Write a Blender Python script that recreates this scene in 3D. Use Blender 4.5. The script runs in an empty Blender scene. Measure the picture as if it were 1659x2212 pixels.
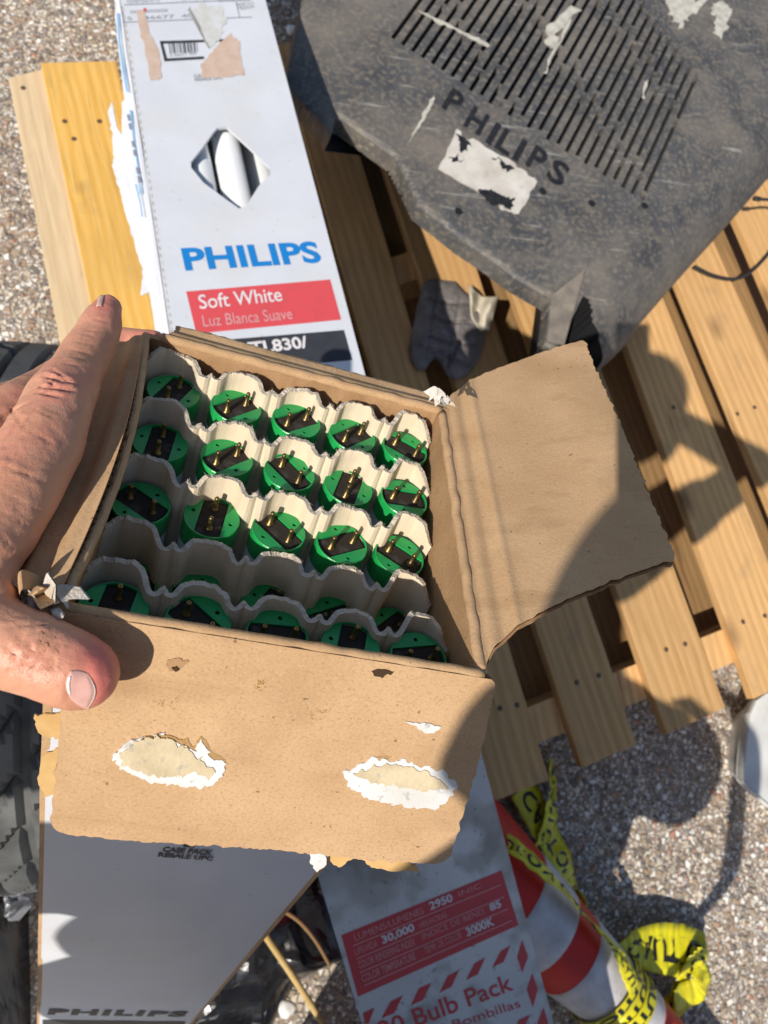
import bpy, bmesh, math, random
import numpy as np
from mathutils import Vector, Matrix, noise as mnoise
random.seed(7)
rnd = random.random
# ------------------------------------------------------------------ camera, light, exposure
FPX, CX, CY = 1530.0, 829.5, 1106.0          # focal length and centre of the 1659x2212 view
H = 1.30                                     # height of the lens above the ground
U = Vector((.25, .27, .93)).normalized()     # world up, in camera axes
ey = (Vector((0, 1, 0)) - U * U.y).normalized()
ex = ey.cross(U)
A = Matrix((ex, ey, U))                      # camera axes -> world axes
S = bpy.context.scene
cd = bpy.data.cameras.new('camera'); cam = bpy.data.objects.new('camera', cd); S.collection.objects.link(cam)
cam.matrix_world = Matrix.Translation((0, 0, H)) @ A.to_4x4()
cd.sensor_fit = 'VERTICAL'; cd.sensor_height = 34.7; cd.lens = 34.7 * FPX / 2212
cd.clip_start = .005; cd.clip_end = 200
cd.dof.use_dof = True; cd.dof.focus_distance = .30; cd.dof.aperture_fstop = 16
S.camera = cam
SUN = (A @ Vector((-.299, -.241, .9207))).normalized()      # towards the sun
w = bpy.data.worlds.new('World'); S.world = w; w.use_nodes = True
nt = w.node_tree; bg = nt.nodes['Background']
sky = nt.nodes.new('ShaderNodeTexSky'); sky.sky_type = 'NISHITA'; sky.sun_disc = False
sky.sun_elevation = math.asin(SUN.z); sky.sun_rotation = math.atan2(SUN.x, SUN.y)
nt.links.new(sky.outputs[0], bg.inputs[0]); bg.inputs[1].default_value = .10
ld = bpy.data.lights.new('sun', 'SUN'); ld.energy = 4.7; ld.angle = math.radians(.53); ld.color = (1, .94, .85)
lo = bpy.data.objects.new('sun', ld); S.collection.objects.link(lo)
lo.rotation_euler = SUN.to_track_quat('Z', 'Y').to_euler()
S.view_settings.view_transform = 'Standard'; S.view_settings.look = 'None'
S.view_settings.exposure = 0.17; S.view_settings.gamma = 1
S.cycles.max_bounces = 6

# ------------------------------------------------------------------ placing helpers
CAM = Vector((0, 0, H))
def ray(px, py): return A @ Vector(((px - CX) / FPX, -(py - CY) / FPX, -1))
def at(px, py, z): return CAM + ray(px, py) * z              # point seen at px,py, z metres deep
def on(px, py, h):                                           # point seen at px,py, at height h
    d = ray(px, py); return CAM + d * ((h - H) / d.z)
class Face:
    """a flat face in the place; hit() says which point of it lies on a line of sight"""
    def __init__(s, O, X, Y): s.O = O; s.X = X.normalized(); s.N = s.X.cross(Y).normalized(); s.Y = s.N.cross(s.X)
    def hit(s, px, py):
        d = ray(px, py); t = (s.O - CAM).dot(s.N) / d.dot(s.N); return CAM + d * t
    def loc(s, p): q = p - s.O; return (q.dot(s.X), q.dot(s.Y))
    def pt(s, u, v, n=0): return s.O + s.X * u + s.Y * v + s.N * n
# ------------------------------------------------------------------ object helpers
COL = S.collection
MW = {}
def tag(o, label=None, cat=None, group=None, kind=None):
    for k, v in (('label', label), ('category', cat), ('group', group), ('kind', kind)):
        if v: o[k] = v
    return o
def link(o, parent, M):
    COL.objects.link(o); MW[o] = M
    if parent: o.parent = parent; o.matrix_local = MW[parent].inverted() @ M
    else: o.matrix_world = M
def thing(name, label, cat, M=None, group=None):
    o = bpy.data.objects.new(name, None); o.empty_display_size = .02
    if isinstance(M, Vector): M = Matrix.Translation(M)
    link(o, None, M or Matrix()); return tag(o, label, cat, group)
def mesh(name, V, F, mats, parent=None, M=None, mi=None, smooth=False, world=True):
    """V in world space when world, else in the frame M"""
    M = M if M is not None else (MW[parent] if parent else Matrix())
    if world: Mi = M.inverted(); V = [Mi @ Vector(v) for v in V]
    me = bpy.data.meshes.new(name); me.from_pydata([tuple(v) for v in V], [], F)
    for m in (mats if isinstance(mats, (list, tuple)) else [mats]): me.materials.append(m)
    if mi:
        for p, i in zip(me.polygons, mi): p.material_index = i
    if smooth: me.polygons.foreach_set('use_smooth', [True] * len(me.polygons))
    me.validate(); me.update()
    o = bpy.data.objects.new(name, me); link(o, parent, M); return o
def frame(O, X, Y):
    X = X.normalized(); Z = X.cross(Y).normalized(); Y = Z.cross(X)
    M = Matrix((X, Y, Z)).transposed().to_4x4(); M.translation = O; return M
def nz(x, y=0, z=0, s=1.0): return mnoise.noise(Vector((x * s, y * s, z * s)))
# ------------------------------------------------------------------ materials
def mat(name, col, rough=.7, spec=.3, metal=0, col2=None, nscale=20, stretch=(1, 1, 1), lo=.35, hi=.65, bump=0, bscale=200, bdist=.001, detail=6, coat=0, sss=0, extra=None, trans=0):
    m = bpy.data.materials.new(name); m.use_nodes = True; t = m.node_tree; N = t.nodes; L = t.links; b = N['Principled BSDF']
    b.inputs['Base Color'].default_value = (*col, 1); b.inputs['Roughness'].default_value = rough
    b.inputs['Specular IOR Level'].default_value = spec; b.inputs['Metallic'].default_value = metal
    if coat: b.inputs['Coat Weight'].default_value = coat; b.inputs['Coat Roughness'].default_value = .1
    if sss: b.inputs['Subsurface Weight'].default_value = sss; b.inputs['Subsurface Radius'].default_value = (.006, .0022, .0012); b.inputs['Subsurface Scale'].default_value = 1
    tc = N.new('ShaderNodeTexCoord'); mp = N.new('ShaderNodeMapping'); mp.inputs['Scale'].default_value = stretch
    L.new(tc.outputs['Object'], mp.inputs[0])
    c = None
    if col2:
        n = N.new('ShaderNodeTexNoise'); n.inputs['Scale'].default_value = nscale; n.inputs['Detail'].default_value = detail
        L.new(mp.outputs[0], n.inputs[0]); r = N.new('ShaderNodeValToRGB')
        r.color_ramp.elements[0].position = lo; r.color_ramp.elements[0].color = (*col, 1)
        r.color_ramp.elements[1].position = hi; r.color_ramp.elements[1].color = (*col2, 1)
        L.new(n.outputs[0], r.inputs[0]); c = r.outputs[0]; L.new(c, b.inputs['Base Color'])
    if bump:
        n = N.new('ShaderNodeTexNoise'); n.inputs['Scale'].default_value = bscale; n.inputs['Detail'].default_value = 5
        L.new(mp.outputs[0], n.inputs[0]); u = N.new('ShaderNodeBump'); u.inputs['Strength'].default_value = bump; u.inputs['Distance'].default_value = bdist
        L.new(n.outputs[0], u.inputs['Height']); L.new(u.outputs[0], b.inputs['Normal'])
    if extra: extra(t, N, L, b, mp, c)
    return m
def layer(t, N, L, b, src, c, col, scale, lo, hi, tex='ShaderNodeTexNoise', detail=4, inv=False, fac=1.0):
    """lay a patch colour over the base by a noise mask"""
    n = N.new(tex); n.inputs['Scale'].default_value = scale
    if tex == 'ShaderNodeTexNoise': n.inputs['Detail'].default_value = detail
    L.new(src, n.inputs['Vector']); r = N.new('ShaderNodeMapRange'); r.inputs[1].default_value = lo; r.inputs[2].default_value = hi
    r.inputs[3].default_value = fac if inv else 0; r.inputs[4].default_value = 0 if inv else fac
    L.new(n.outputs[0], r.inputs[0])
    mx = N.new('ShaderNodeMix'); mx.data_type = 'RGBA'; L.new(r.outputs[0], mx.inputs[0])
    if c is None: mx.inputs[6].default_value = b.inputs['Base Color'].default_value
    else: L.new(c, mx.inputs[6])
    mx.inputs[7].default_value = (*col, 1); L.new(mx.outputs[2], b.inputs['Base Color']); return mx.outputs[2]
def kraft_x(dark):
    def f(t, N, L, b, mp, c):
        m2 = N.new('ShaderNodeMapping'); m2.inputs['Scale'].default_value = (1, 2.2, 1); L.new(mp.outputs[0], m2.inputs[0])
        c = layer(t, N, L, b, m2.outputs[0], c, dark, 800, .50, .72, detail=3, fac=.55)
        c = layer(t, N, L, b, m2.outputs[0], c, (.66, .46, .28), 900, .56, .76, detail=3, fac=.4)
        m3 = N.new('ShaderNodeMapping'); m3.inputs['Location'].default_value = (3, 1, 2); L.new(mp.outputs[0], m3.inputs[0])
        c = layer(t, N, L, b, m3.outputs[0], c, tuple(x * .78 for x in dark), 16, .55, .75, fac=.5)
        m4 = N.new('ShaderNodeMapping'); m4.inputs['Scale'].default_value = (.12, 1, 1); L.new(mp.outputs[0], m4.inputs[0]); c = layer(t, N, L, b, m4.outputs[0], c, tuple(x * .9 for x in dark), 70, .56, .70, detail=3, fac=.35)
        c = layer(t, N, L, b, mp.outputs[0], c, (.10, .06, .04), 330, .75, .78, detail=1, fac=.6)
    return f
KR = mat('kraft_board', (.53, .345, .19), .85, .2, col2=(.46, .29, .152), nscale=30, bump=.35, bscale=700, bdist=.0006, extra=kraft_x((.33, .19, .09)))
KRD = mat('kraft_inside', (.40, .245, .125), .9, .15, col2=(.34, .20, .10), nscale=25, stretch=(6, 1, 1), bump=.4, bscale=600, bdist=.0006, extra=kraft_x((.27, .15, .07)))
TAN = mat('torn_tan_paper', (.62, .40, .17), .8, .3, col2=(.53, .32, .12), nscale=60, bump=.2, bscale=400)
def white_x(t, N, L, b, mp, c):
    c = layer(t, N, L, b, mp.outputs[0], c, (.56, .54, .50), 9, .52, .75, fac=.5)
    layer(t, N, L, b, mp.outputs[0], c, (.40, .38, .35), 150, .68, .76, detail=2, fac=.5)
WHB = mat('white_board', (.60, .615, .65), .5, .3, col2=(.56, .575, .61), nscale=12, bump=.12, bscale=60, bdist=.002, extra=white_x)
def stain_x(t, N, L, b, mp, c):
    c = layer(t, N, L, b, mp.outputs[0], c, (.30, .27, .22), 7.5, .49, .55, detail=3, fac=.55)
    c = layer(t, N, L, b, mp.outputs[0], c, (.24, .21, .17), 22, .55, .66, detail=5, fac=.55)
    layer(t, N, L, b, mp.outputs[0], c, (.18, .16, .13), 160, .66, .74, detail=2, fac=.6)
WHD = mat('stained_white_board', (.64, .63, .61), .6, .3, col2=(.56, .55, .53), nscale=10, bump=.12, bscale=60, bdist=.002, extra=stain_x)
FRAY = mat('frayed_paper', (.62, .60, .57), .95, .1, col2=(.50, .42, .32), nscale=120, bump=.8, bscale=900, bdist=.001)
def patch_x(t, N, L, b, mp, c): layer(t, N, L, b, mp.outputs[0], c, (.33, .30, .27), 260, .60, .72, detail=5, fac=.8)
TORNW = mat('torn_white_liner', (.68, .68, .68), .9, .15, col2=(.58, .56, .52), nscale=50, bump=.35, bscale=900, bdist=.0006, extra=patch_x)
TORNC = mat('torn_cream_core', (.60, .50, .33), .9, .15, col2=(.48, .39, .25), nscale=70, bump=.6, bscale=500, bdist=.0006, extra=patch_x)
GLUE = mat('dried_glue', (.38, .23, .09), .35, .5, bump=.6, bscale=500)
PULP = mat('pulp_tray', (.62, .53, .39), .95, .1, col2=(.60, .50, .36), nscale=60, bump=.55, bscale=1400, bdist=.0005, detail=3)
PULPE = mat('pulp_edge', (.50, .43, .33), .95, .1, col2=(.60, .52, .42), nscale=400, bump=1, bscale=900, bdist=.001)
def green_x(t, N, L, b, mp, c): layer(t, N, L, b, mp.outputs[0], c, (.10, .17, .10), 40, .62, .72, fac=.4)
GREEN = mat('green_cap', (.009, .28, .06), .34, .5, col2=(.016, .35, .08), nscale=30, stretch=(1, 6, 1), bump=.1, bscale=60, extra=green_x)
def blk_x(t, N, L, b, mp, c): layer(t, N, L, b, mp.outputs[0], c, (.16, .14, .12), 90, .58, .75, fac=.6)
BLACKP = mat('black_insulator', (.040, .032, .026), .8, .1, bump=.3, bscale=500, extra=blk_x)
BRASS = mat('brass_pin', (.30, .21, .085), .45, .5, metal=1, col2=(.17, .125, .065), nscale=220)
GLASS = mat('white_tube_glass', (.66, .68, .70), .12, .5, coat=.4)
SKIN_D = None
def pr(name, c, r=.55): return mat(name, c, r, .3, col2=tuple(x * .86 + .012 for x in c), nscale=70, lo=.45, hi=.75)
INK_BLUE = pr('blue_ink', (.008, .19, .52)); INK_RED = pr('red_ink', (.62, .075, .085)); INK_BLACK = pr('black_ink', (.035, .037, .045)); INK_GREY = pr('grey_ink', (.25, .26, .30))
INK_WHITE = pr('white_ink', (.68, .64, .64)); INK_PINK = pr('worn_pink_ink', (.62, .32, .32)); INK_DRED = pr('deep_red_ink', (.55, .07, .075)); INK_DPINK = pr('worn_dull_pink_ink', (.68, .30, .30))
BEIGE = mat('beige_label_paper', (.55, .42, .34), .8, .2, col2=(.50, .36, .28), nscale=60)
# wood: long axis of each board is its object x axis
def wood(name, c1, c2, dark):
    def f(t, N, L, b, mp, c):
        oi = N.new('ShaderNodeObjectInfo'); cb = N.new('ShaderNodeVectorMath'); cb.operation = 'MULTIPLY_ADD'
        cx = N.new('ShaderNodeCombineXYZ'); L.new(oi.outputs['Random'], cx.inputs[0]); L.new(oi.outputs['Random'], cx.inputs[1])
        L.new(cx.outputs[0], cb.inputs[0]); cb.inputs[1].default_value = (9, 7, 3); tc = N.new('ShaderNodeTexCoord'); L.new(tc.outputs['Object'], cb.inputs[2])
        wv = N.new('ShaderNodeTexWave'); wv.bands_direction = 'Y'; wv.inputs['Scale'].default_value = 16; wv.inputs['Distortion'].default_value = 5
        wv.inputs['Detail'].default_value = 3; wv.inputs['Detail Scale'].default_value = 1.2
        mq = N.new('ShaderNodeMapping'); mq.inputs['Scale'].default_value = (.16, 1, 1); L.new(cb.outputs[0], mq.inputs[0]); L.new(mq.outputs[0], wv.inputs[0])
        r = N.new('ShaderNodeValToRGB'); r.color_ramp.elements[0].color = (*c1, 1); r.color_ramp.elements[1].color = (*c2, 1); L.new(wv.outputs[0], r.inputs[0])
        c = r.outputs[0]
        ms = N.new('ShaderNodeMapping'); ms.inputs['Scale'].default_value = (.06, 1, 1); L.new(cb.outputs[0], ms.inputs[0])
        c = layer(t, N, L, b, ms.outputs[0], c, tuple(x * .66 for x in c1), 130, .5, .75, detail=4, fac=.65)
        c = layer(t, N, L, b, ms.outputs[0], c, dark, 45, .64, .72, detail=4, fac=.8)
        mk = N.new('ShaderNodeMapping'); mk.inputs['Scale'].default_value = (.55, 1, 1); L.new(cb.outputs[0], mk.inputs[0])
        c = layer(t, N, L, b, mk.outputs[0], c, tuple(x * .5 for x in dark), 8, .05, .20, tex='ShaderNodeTexVoronoi', inv=True, fac=.9)
        c = layer(t, N, L, b, cb.outputs[0], c, (.16, .13, .10), 14, .58, .80, detail=7, fac=.45)
        c = layer(t, N, L, b, cb.outputs[0], c, tuple(x * .8 for x in c2), 5, .45, .7, fac=.6)
        hs = N.new('ShaderNodeHueSaturation'); mr = N.new('ShaderNodeMapRange'); mr.inputs[3].default_value = .8; mr.inputs[4].default_value = 1.12
        L.new(oi.outputs['Random'], mr.inputs[0]); L.new(mr.outputs[0], hs.inputs['Value']); L.new(c, hs.inputs['Color']); L.new(hs.outputs[0], b.inputs['Base Color'])
        u = N.new('ShaderNodeBump'); u.inputs['Strength'].default_value = .4; u.inputs['Distance'].default_value = .002
        nn = N.new('ShaderNodeTexNoise'); nn.inputs['Scale'].default_value = 120; L.new(ms.outputs[0], nn.inputs[0]); L.new(nn.outputs[0], u.inputs['Height']); L.new(u.outputs[0], b.inputs['Normal'])
    return mat(name, c1, .7, .25, extra=f)
WOOD = wood('pallet_pine', (.56, .315, .12), (.66, .395, .17), (.22, .105, .04))
WOODD = wood('shaded_pine', (.27, .155, .065), (.33, .20, .085), (.12, .06, .025))  # same pine darkened: shade of the gaps put into the bottom boards
WOODY = wood('yellow_pine', (.60, .34, .075), (.66, .41, .12), (.30, .14, .035))
WOODP = wood('pale_pine', (.58, .42, .25), (.64, .49, .30), (.32, .19, .10))
def pebble_mat():
    m = bpy.data.materials.new('exposed_aggregate'); m.use_nodes = True; t = m.node_tree; N = t.nodes; L = t.links; b = N['Principled BSDF']
    tc = N.new('ShaderNodeTexCoord'); prev = None; h = None
    ns = N.new('ShaderNodeTexNoise'); ns.inputs['Scale'].default_value = 60; ns.inputs['Detail'].default_value = 2; L.new(tc.outputs['Object'], ns.inputs[0])
    ad = N.new('ShaderNodeMix'); ad.data_type = 'VECTOR'; ad.inputs[0].default_value = .006
    L.new(tc.outputs['Object'], ad.inputs[4]); L.new(ns.outputs['Color'], ad.inputs[5]); src = ad.outputs[1]
    outs = []
    for sc in (92, 190):
        v = N.new('ShaderNodeTexVoronoi'); v.inputs['Scale'].default_value = sc; L.new(src, v.inputs['Vector'])
        d = N.new('ShaderNodeTexVoronoi'); d.feature = 'DISTANCE_TO_EDGE'; d.inputs['Scale'].default_value = sc; L.new(src, d.inputs['Vector'])
        sp = N.new('ShaderNodeSeparateColor'); L.new(v.outputs['Color'], sp.inputs[0])
        r = N.new('ShaderNodeValToRGB'); e = r.color_ramp; e.interpolation = 'CONSTANT'
        cols = [(0, (.15, .12, .10)), (.12, (.30, .23, .16)), (.28, (.42, .35, .27)), (.42, (.22, .19, .17)), (.52, (.55, .47, .36)), (.66, (.34, .22, .14)), (.74, (.62, .57, .50)), (.86, (.40, .34, .30)), (.92, (.66, .62, .56)), (.975, (.40, .19, .12))]
        e.elements[0].position = 0; e.elements[0].color = (*cols[0][1], 1); e.elements[1].position = cols[1][0]; e.elements[1].color = (*cols[1][1], 1)
        for p, c in cols[2:]: q = e.elements.new(p); q.color = (*c, 1)
        L.new(sp.outputs[0], r.inputs[0])
        k = N.new('ShaderNodeMapRange'); k.inputs[1].default_value = .03; k.inputs[2].default_value = .16; L.new(d.outputs[0], k.inputs[0])
        mx = N.new('ShaderNodeMix'); mx.data_type = 'RGBA'; L.new(k.outputs[0], mx.inputs[0]); mx.inputs[6].default_value = (.13, .11, .09, 1); L.new(r.outputs[0], mx.inputs[7])
        outs.append((mx.outputs[2], k.outputs[0], sp.outputs[1]))
    pick = N.new('ShaderNodeMath'); pick.operation = 'GREATER_THAN'; pick.inputs[1].default_value = .45; L.new(outs[0][2], pick.inputs[0])
    mm = N.new('ShaderNodeMath'); mm.operation = 'MULTIPLY'; L.new(pick.outputs[0], mm.inputs[0]); L.new(outs[0][1], mm.inputs[1])
    mx = N.new('ShaderNodeMix'); mx.data_type = 'RGBA'; L.new(mm.outputs[0], mx.inputs[0]); L.new(outs[1][0], mx.inputs[6]); L.new(outs[0][0], mx.inputs[7])
    big = N.new('ShaderNodeTexNoise'); big.inputs['Scale'].default_value = 4; L.new(tc.outputs['Object'], big.inputs[0])
    bm_ = N.new('ShaderNodeMapRange'); bm_.inputs[3].default_value = 1.0; bm_.inputs[4].default_value = 1.38; L.new(big.outputs[0], bm_.inputs[0])
    hs = N.new('ShaderNodeHueSaturation'); L.new(bm_.outputs[0], hs.inputs['Value']); L.new(mx.outputs[2], hs.inputs['Color']); L.new(hs.outputs[0], b.inputs['Base Color'])
    u = N.new('ShaderNodeBump'); u.inputs['Strength'].default_value = .8; u.inputs['Distance'].default_value = .004
    L.new(mm.outputs[0], u.inputs['Height']); L.new(u.outputs[0], b.inputs['Normal']); b.inputs['Roughness'].default_value = .8
    return m
# ------------------------------------------------------------------ shape helpers
def grid_sheet(fn, nx, ny, th, closed_rim=True):
    """sheet of thickness th: fn(s,t) -> point, s,t in 0..1; faces: top, bottom, rim. returns V,F,kind"""
    P = [[fn(i / nx, j / ny) for j in range(ny + 1)] for i in range(nx + 1)]
    V = []; F = []; K = []
    Nn = [[None] * (ny + 1) for _ in range(nx + 1)]
    for i in range(nx + 1):
        for j in range(ny + 1):
            a = P[min(i + 1, nx)][j] - P[max(i - 1, 0)][j]; b = P[i][min(j + 1, ny)] - P[i][max(j - 1, 0)]
            n = a.cross(b); Nn[i][j] = n.normalized() if n.length > 1e-12 else Vector((0, 0, 1))
    idx = lambda i, j: i * (ny + 1) + j
    off = (nx + 1) * (ny + 1)
    for i in range(nx + 1):
        for j in range(ny + 1): V.append(P[i][j])
    for i in range(nx + 1):
        for j in range(ny + 1): V.append(P[i][j] - Nn[i][j] * th)
    for i in range(nx):
        for j in range(ny):
            F.append((idx(i, j), idx(i + 1, j), idx(i + 1, j + 1), idx(i, j + 1))); K.append(0)
            F.append((off + idx(i, j), off + idx(i, j + 1), off + idx(i + 1, j + 1), off + idx(i + 1, j))); K.append(1)
    rim = [(i, 0) for i in range(nx + 1)] + [(nx, j) for j in range(1, ny + 1)] + [(i, ny) for i in range(nx - 1, -1, -1)] + [(0, j) for j in range(ny - 1, 0, -1)]
    for k in range(len(rim)):
        a, b = idx(*rim[k]), idx(*rim[(k + 1) % len(rim)]); F.append((a, off + a, off + b, b)); K.append(2)
    return V, F, K
def box_vf(x0, x1, y0, y1, z0, z1, bev=0):
    bm = bmesh.new(); bmesh.ops.create_cube(bm, size=1)
    for v in bm.verts: v.co = Vector(((x0 + x1) / 2 + v.co.x * (x1 - x0), (y0 + y1) / 2 + v.co.y * (y1 - y0), (z0 + z1) / 2 + v.co.z * (z1 - z0)))
    if bev: bmesh.ops.bevel(bm, geom=bm.edges[:], offset=bev, segments=2, affect='EDGES')
    return bm_vf(bm)
def bm_vf(bm):
    bm.verts.index_update(); V = [v.co.copy() for v in bm.verts]; F = [[v.index for v in f.verts] for f in bm.faces]; bm.free(); return V, F
def join(parts):
    V = []; F = []
    for v, f in parts: o = len(V); V += list(v); F += [[i + o for i in q] for q in f]
    return V, F
def poly_sheet(loops, to, up, dn):
    """filled 2D outline (first loop) with holes -> thin slab; to(x,y,n) -> world"""
    bm = bmesh.new(); es = []
    for lp in loops:
        vs = [bm.verts.new((x, y, 0)) for x, y in lp]
        es += [bm.edges.new((vs[i], vs[(i + 1) % len(vs)])) for i in range(len(vs))]
    bmesh.ops.triangle_fill(bm, use_beauty=True, use_dissolve=False, edges=es)
    bm.normal_update()
    for f in bm.faces:
        if f.normal.z < 0: f.normal_flip()
    bm.verts.index_update()
    base = [v.co.copy() for v in bm.verts]; fs = [[v.index for v in f.verts] for f in bm.faces]; n = len(base)
    V = [to(v.x, v.y, up) for v in base] + [to(v.x, v.y, dn) for v in base]
    F = [f for f in fs] + [[i + n for i in reversed(f)] for f in fs]
    for e in bm.edges:
        if len(e.link_faces) == 1:
            a, b = e.verts[0].index, e.verts[1].index
            l = [l for l in e.link_faces[0].loops if l.edge == e][0]
            a, b = l.vert.index, l.link_loop_next.vert.index; F.append([b, a, a + n, b + n])
    bm.free(); return V, F
_tc = {}
def text_vf(s, bold=0.0, ital=0.0, space=1.0):
    """flat lettering scaled to the unit square"""
    k = (s, bold, ital, space)
    if k in _tc: return _tc[k]
    c = bpy.data.curves.new('lettering', 'FONT'); c.body = s; c.offset = bold; c.shear = ital; c.space_character = space; c.resolution_u = 4
    o = bpy.data.objects.new('lettering', c); COL.objects.link(o)
    dg = bpy.context.evaluated_depsgraph_get(); m = o.evaluated_get(dg).to_mesh()
    V = [v.co.copy() for v in m.vertices]; F = [list(p.vertices) for p in m.polygons]
    o.evaluated_get(dg).to_mesh_clear(); bpy.data.objects.remove(o); bpy.data.curves.remove(c)
    xs = [v.x for v in V]; ys = [v.y for v in V]; x0, x1, y0, y1 = min(xs), max(xs), min(ys), max(ys)
    V = [((v.x - x0) / (x1 - x0), (v.y - y0) / (y1 - y0)) for v in V]; _tc[k] = (V, F); return _tc[k]
def print_text(name, s, fn, m, parent, **k):
    V, F = text_vf(s, **k); return mesh(name, [fn(u, v) for u, v in V], F, m, parent)
def quad_fn(face, BL, BR, TL, lift=.0004, TR=None):
    a, b, c = (face.hit(*q) for q in (BL, BR, TL)); d = face.hit(*TR) if TR else b + c - a
    return lambda u, v: a * (1 - u) * (1 - v) + b * u * (1 - v) + c * (1 - u) * v + d * u * v + face.N * lift
def print_poly(name, face, pts, m, parent, lift=.0003, label=None):
    V = [face.hit(*p) + face.N * lift for p in pts]
    o = mesh(name, V, [list(range(len(V)))], m, parent); return tag(o, label) if label else o
def rough_poly(pts, amp, n=6, seed=0):
    out = []
    for i, p in enumerate(pts):
        q = pts[(i + 1) % len(pts)]
        for k in range(n):
            t = k / n; x = p[0] + (q[0] - p[0]) * t; y = p[1] + (q[1] - p[1]) * t
            out.append((x + amp * (nz(x * .11 + seed, y * .11, 3) * 2 + .7 * nz(x * .5 + seed, y * .5, 3)), y + amp * (nz(x * .11 + seed, y * .11, 9) * 2 + .7 * nz(x * .5, y * .5 + seed, 9))))
    return out
def tube_vf(path, r, seg=10, cap=True, rfn=None):
    V = []; F = []; n = len(path); up = Vector((.31, .22, .9)).normalized()
    for i, p in enumerate(path):
        d = (path[min(i + 1, n - 1)] - path[max(i - 1, 0)]).normalized(); a = d.cross(up).normalized(); b = d.cross(a)
        rr = rfn(i / (n - 1)) if rfn else r
        for k in range(seg): t = 2 * math.pi * k / seg; V.append(p + (a * math.cos(t) + b * math.sin(t)) * rr)
    for i in range(n - 1):
        for k in range(seg): F.append((i * seg + k, i * seg + (k + 1) % seg, (i + 1) * seg + (k + 1) % seg, (i + 1) * seg + k))
    if cap: F.append(list(range(seg))[::-1]); F.append([(n - 1) * seg + k for k in range(seg)])
    return V, F
def lathe(prof, seg=48, closed=True):
    """profile of (r,z) about z"""
    V = []; F = []; n = len(prof)
    for r, z in prof:
        for k in range(seg): t = 2 * math.pi * k / seg; V.append(Vector((r * math.cos(t), r * math.sin(t), z)))
    for i in range(n - 1):
        for k in range(seg): F.append((i * seg + k, i * seg + (k + 1) % seg, (i + 1) * seg + (k + 1) % seg, (i + 1) * seg + k))
    if closed: F.append(list(range(seg))[::-1]); F.append([(n - 1) * seg + k for k in range(seg)])
    return V, F
def spline(pts, n=8):
    P = [Vector(p) for p in pts]; out = []
    for i in range(len(P) - 1):
        a, b, c, d = P[max(i - 1, 0)], P[i], P[i + 1], P[min(i + 2, len(P) - 1)]
        for k in range(n):
            t = k / n; out.append(.5 * ((2 * b) + (c - a) * t + (2 * a - 5 * b + 4 * c - d) * t * t + (3 * b - a - 3 * c + d) * t ** 3))
    return out + [P[-1]]

# ================================================================== GROUND
g = 12
mesh('ground', [(-g, -g, 0), (g, -g, 0), (g, g, 0), (-g, g, 0)], [(0, 1, 2, 3)], pebble_mat())['kind'] = 'structure'

# ================================================================== PALLET
HD = .14
pal = thing('wooden_pallet', 'pine shipping pallet under the cartons and the television, boards slanting down the picture', 'pallet', on(1100, 800, 0))
def board(name, q, m, h=HD, th=.019, nails=()):
    """q: four view points of the top face: far left, far right, near right, near left"""
    P = [on(x, y, h) for x, y in q]; c = sum(P, Vector()) / 4
    X = ((P[3] + P[2]) - (P[0] + P[1])).normalized(); Y = Vector((0, 0, 1)).cross(X); M = frame(c, X, Y)
    L = [M.inverted() @ p for p in P]
    n = 40; V = []; F = []
    for i in range(n + 1):
        t = i / n; a = L[0].lerp(L[3], t); b = L[1].lerp(L[2], t)
        wa = .0009 * nz(i * .6, c.x * 30, 1); wb = .0009 * nz(i * .6, c.y * 30, 5); e = .0012
        s = 1 if a.y > b.y else -1
        rowp = [(a.x, a.y + wa - 0, -th), (a.x, a.y + wa, -e), (a.x, a.y + wa - s * e, 0), (b.x, b.y + wb + s * e, 0), (b.x, b.y + wb, -e), (b.x, b.y + wb, -th)]
        V += rowp
    for i in range(n):
        for k in range(6): F.append((i * 6 + k, i * 6 + (k + 1) % 6, (i + 1) * 6 + (k + 1) % 6, (i + 1) * 6 + k))
    F.append([5, 4, 3, 2, 1, 0]); F.append([n * 6 + k for k in range(6)])
    o = mesh(name, V, F, m, pal, M, world=False)
    for px, py in nails:
        p = on(px, py, h); q2 = M.inverted() @ p
        nv, nf = lathe([(.0001, .0006), (.0040, .0006), (.0048, .0002), (.0050, -.002)], 14)
        mesh('nail', [v + q2 for v in nv], nf, NAIL, o, M, world=False)
    return o
NAIL = mat('rusty_nail', (.10, .07, .05), .6, .5, metal=.6, col2=(.2, .12, .07), nscale=300)
board('deck_board', [(18, 168), (92, 150), (262, 900), (162, 905)], WOODP, h=.135, nails=[(50, 190)])
board('deck_board', [(88, 136), (250, 132), (455, 900), (248, 905)], WOODY, h=.142, nails=[(140, 262), (215, 262), (160, 300)])
board('deck_board', [(262, 120), (430, 105), (640, 900), (455, 905)], WOOD)
board('deck_board', [(470, 100), (590, 95), (800, 900), (665, 905)], WOOD)
board('deck_board', [(600, 96), (700, 80), (1187, 1684), (1067, 1731)], WOOD, nails=[(1080, 1530), (1117, 1523)])
board('deck_board', [(735, 75), (855, 60), (1375, 1608), (1258, 1658)], WOOD, nails=[(1246, 1474), (1293, 1459)])
board('deck_board', [(905, 60), (1020, 40), (1567, 1528), (1441, 1586)], WOOD, nails=[(1439, 1403), (1480, 1391)])
board('deck_board', [(1095, 30), (1180, 10), (1755, 1452), (1629, 1509)], WOOD, nails=[(1605, 1343), (1652, 1330), (1455, 880)])
board('deck_board', [(1210, 0), (1300, -10), (1940, 1400), (1815, 1450)], WOOD, nails=[(1593, 894), (1630, 880)])
board('deck_board', [(1380, -20), (1470, -30), (2090, 1340), (1985, 1390)], WOOD)
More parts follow.
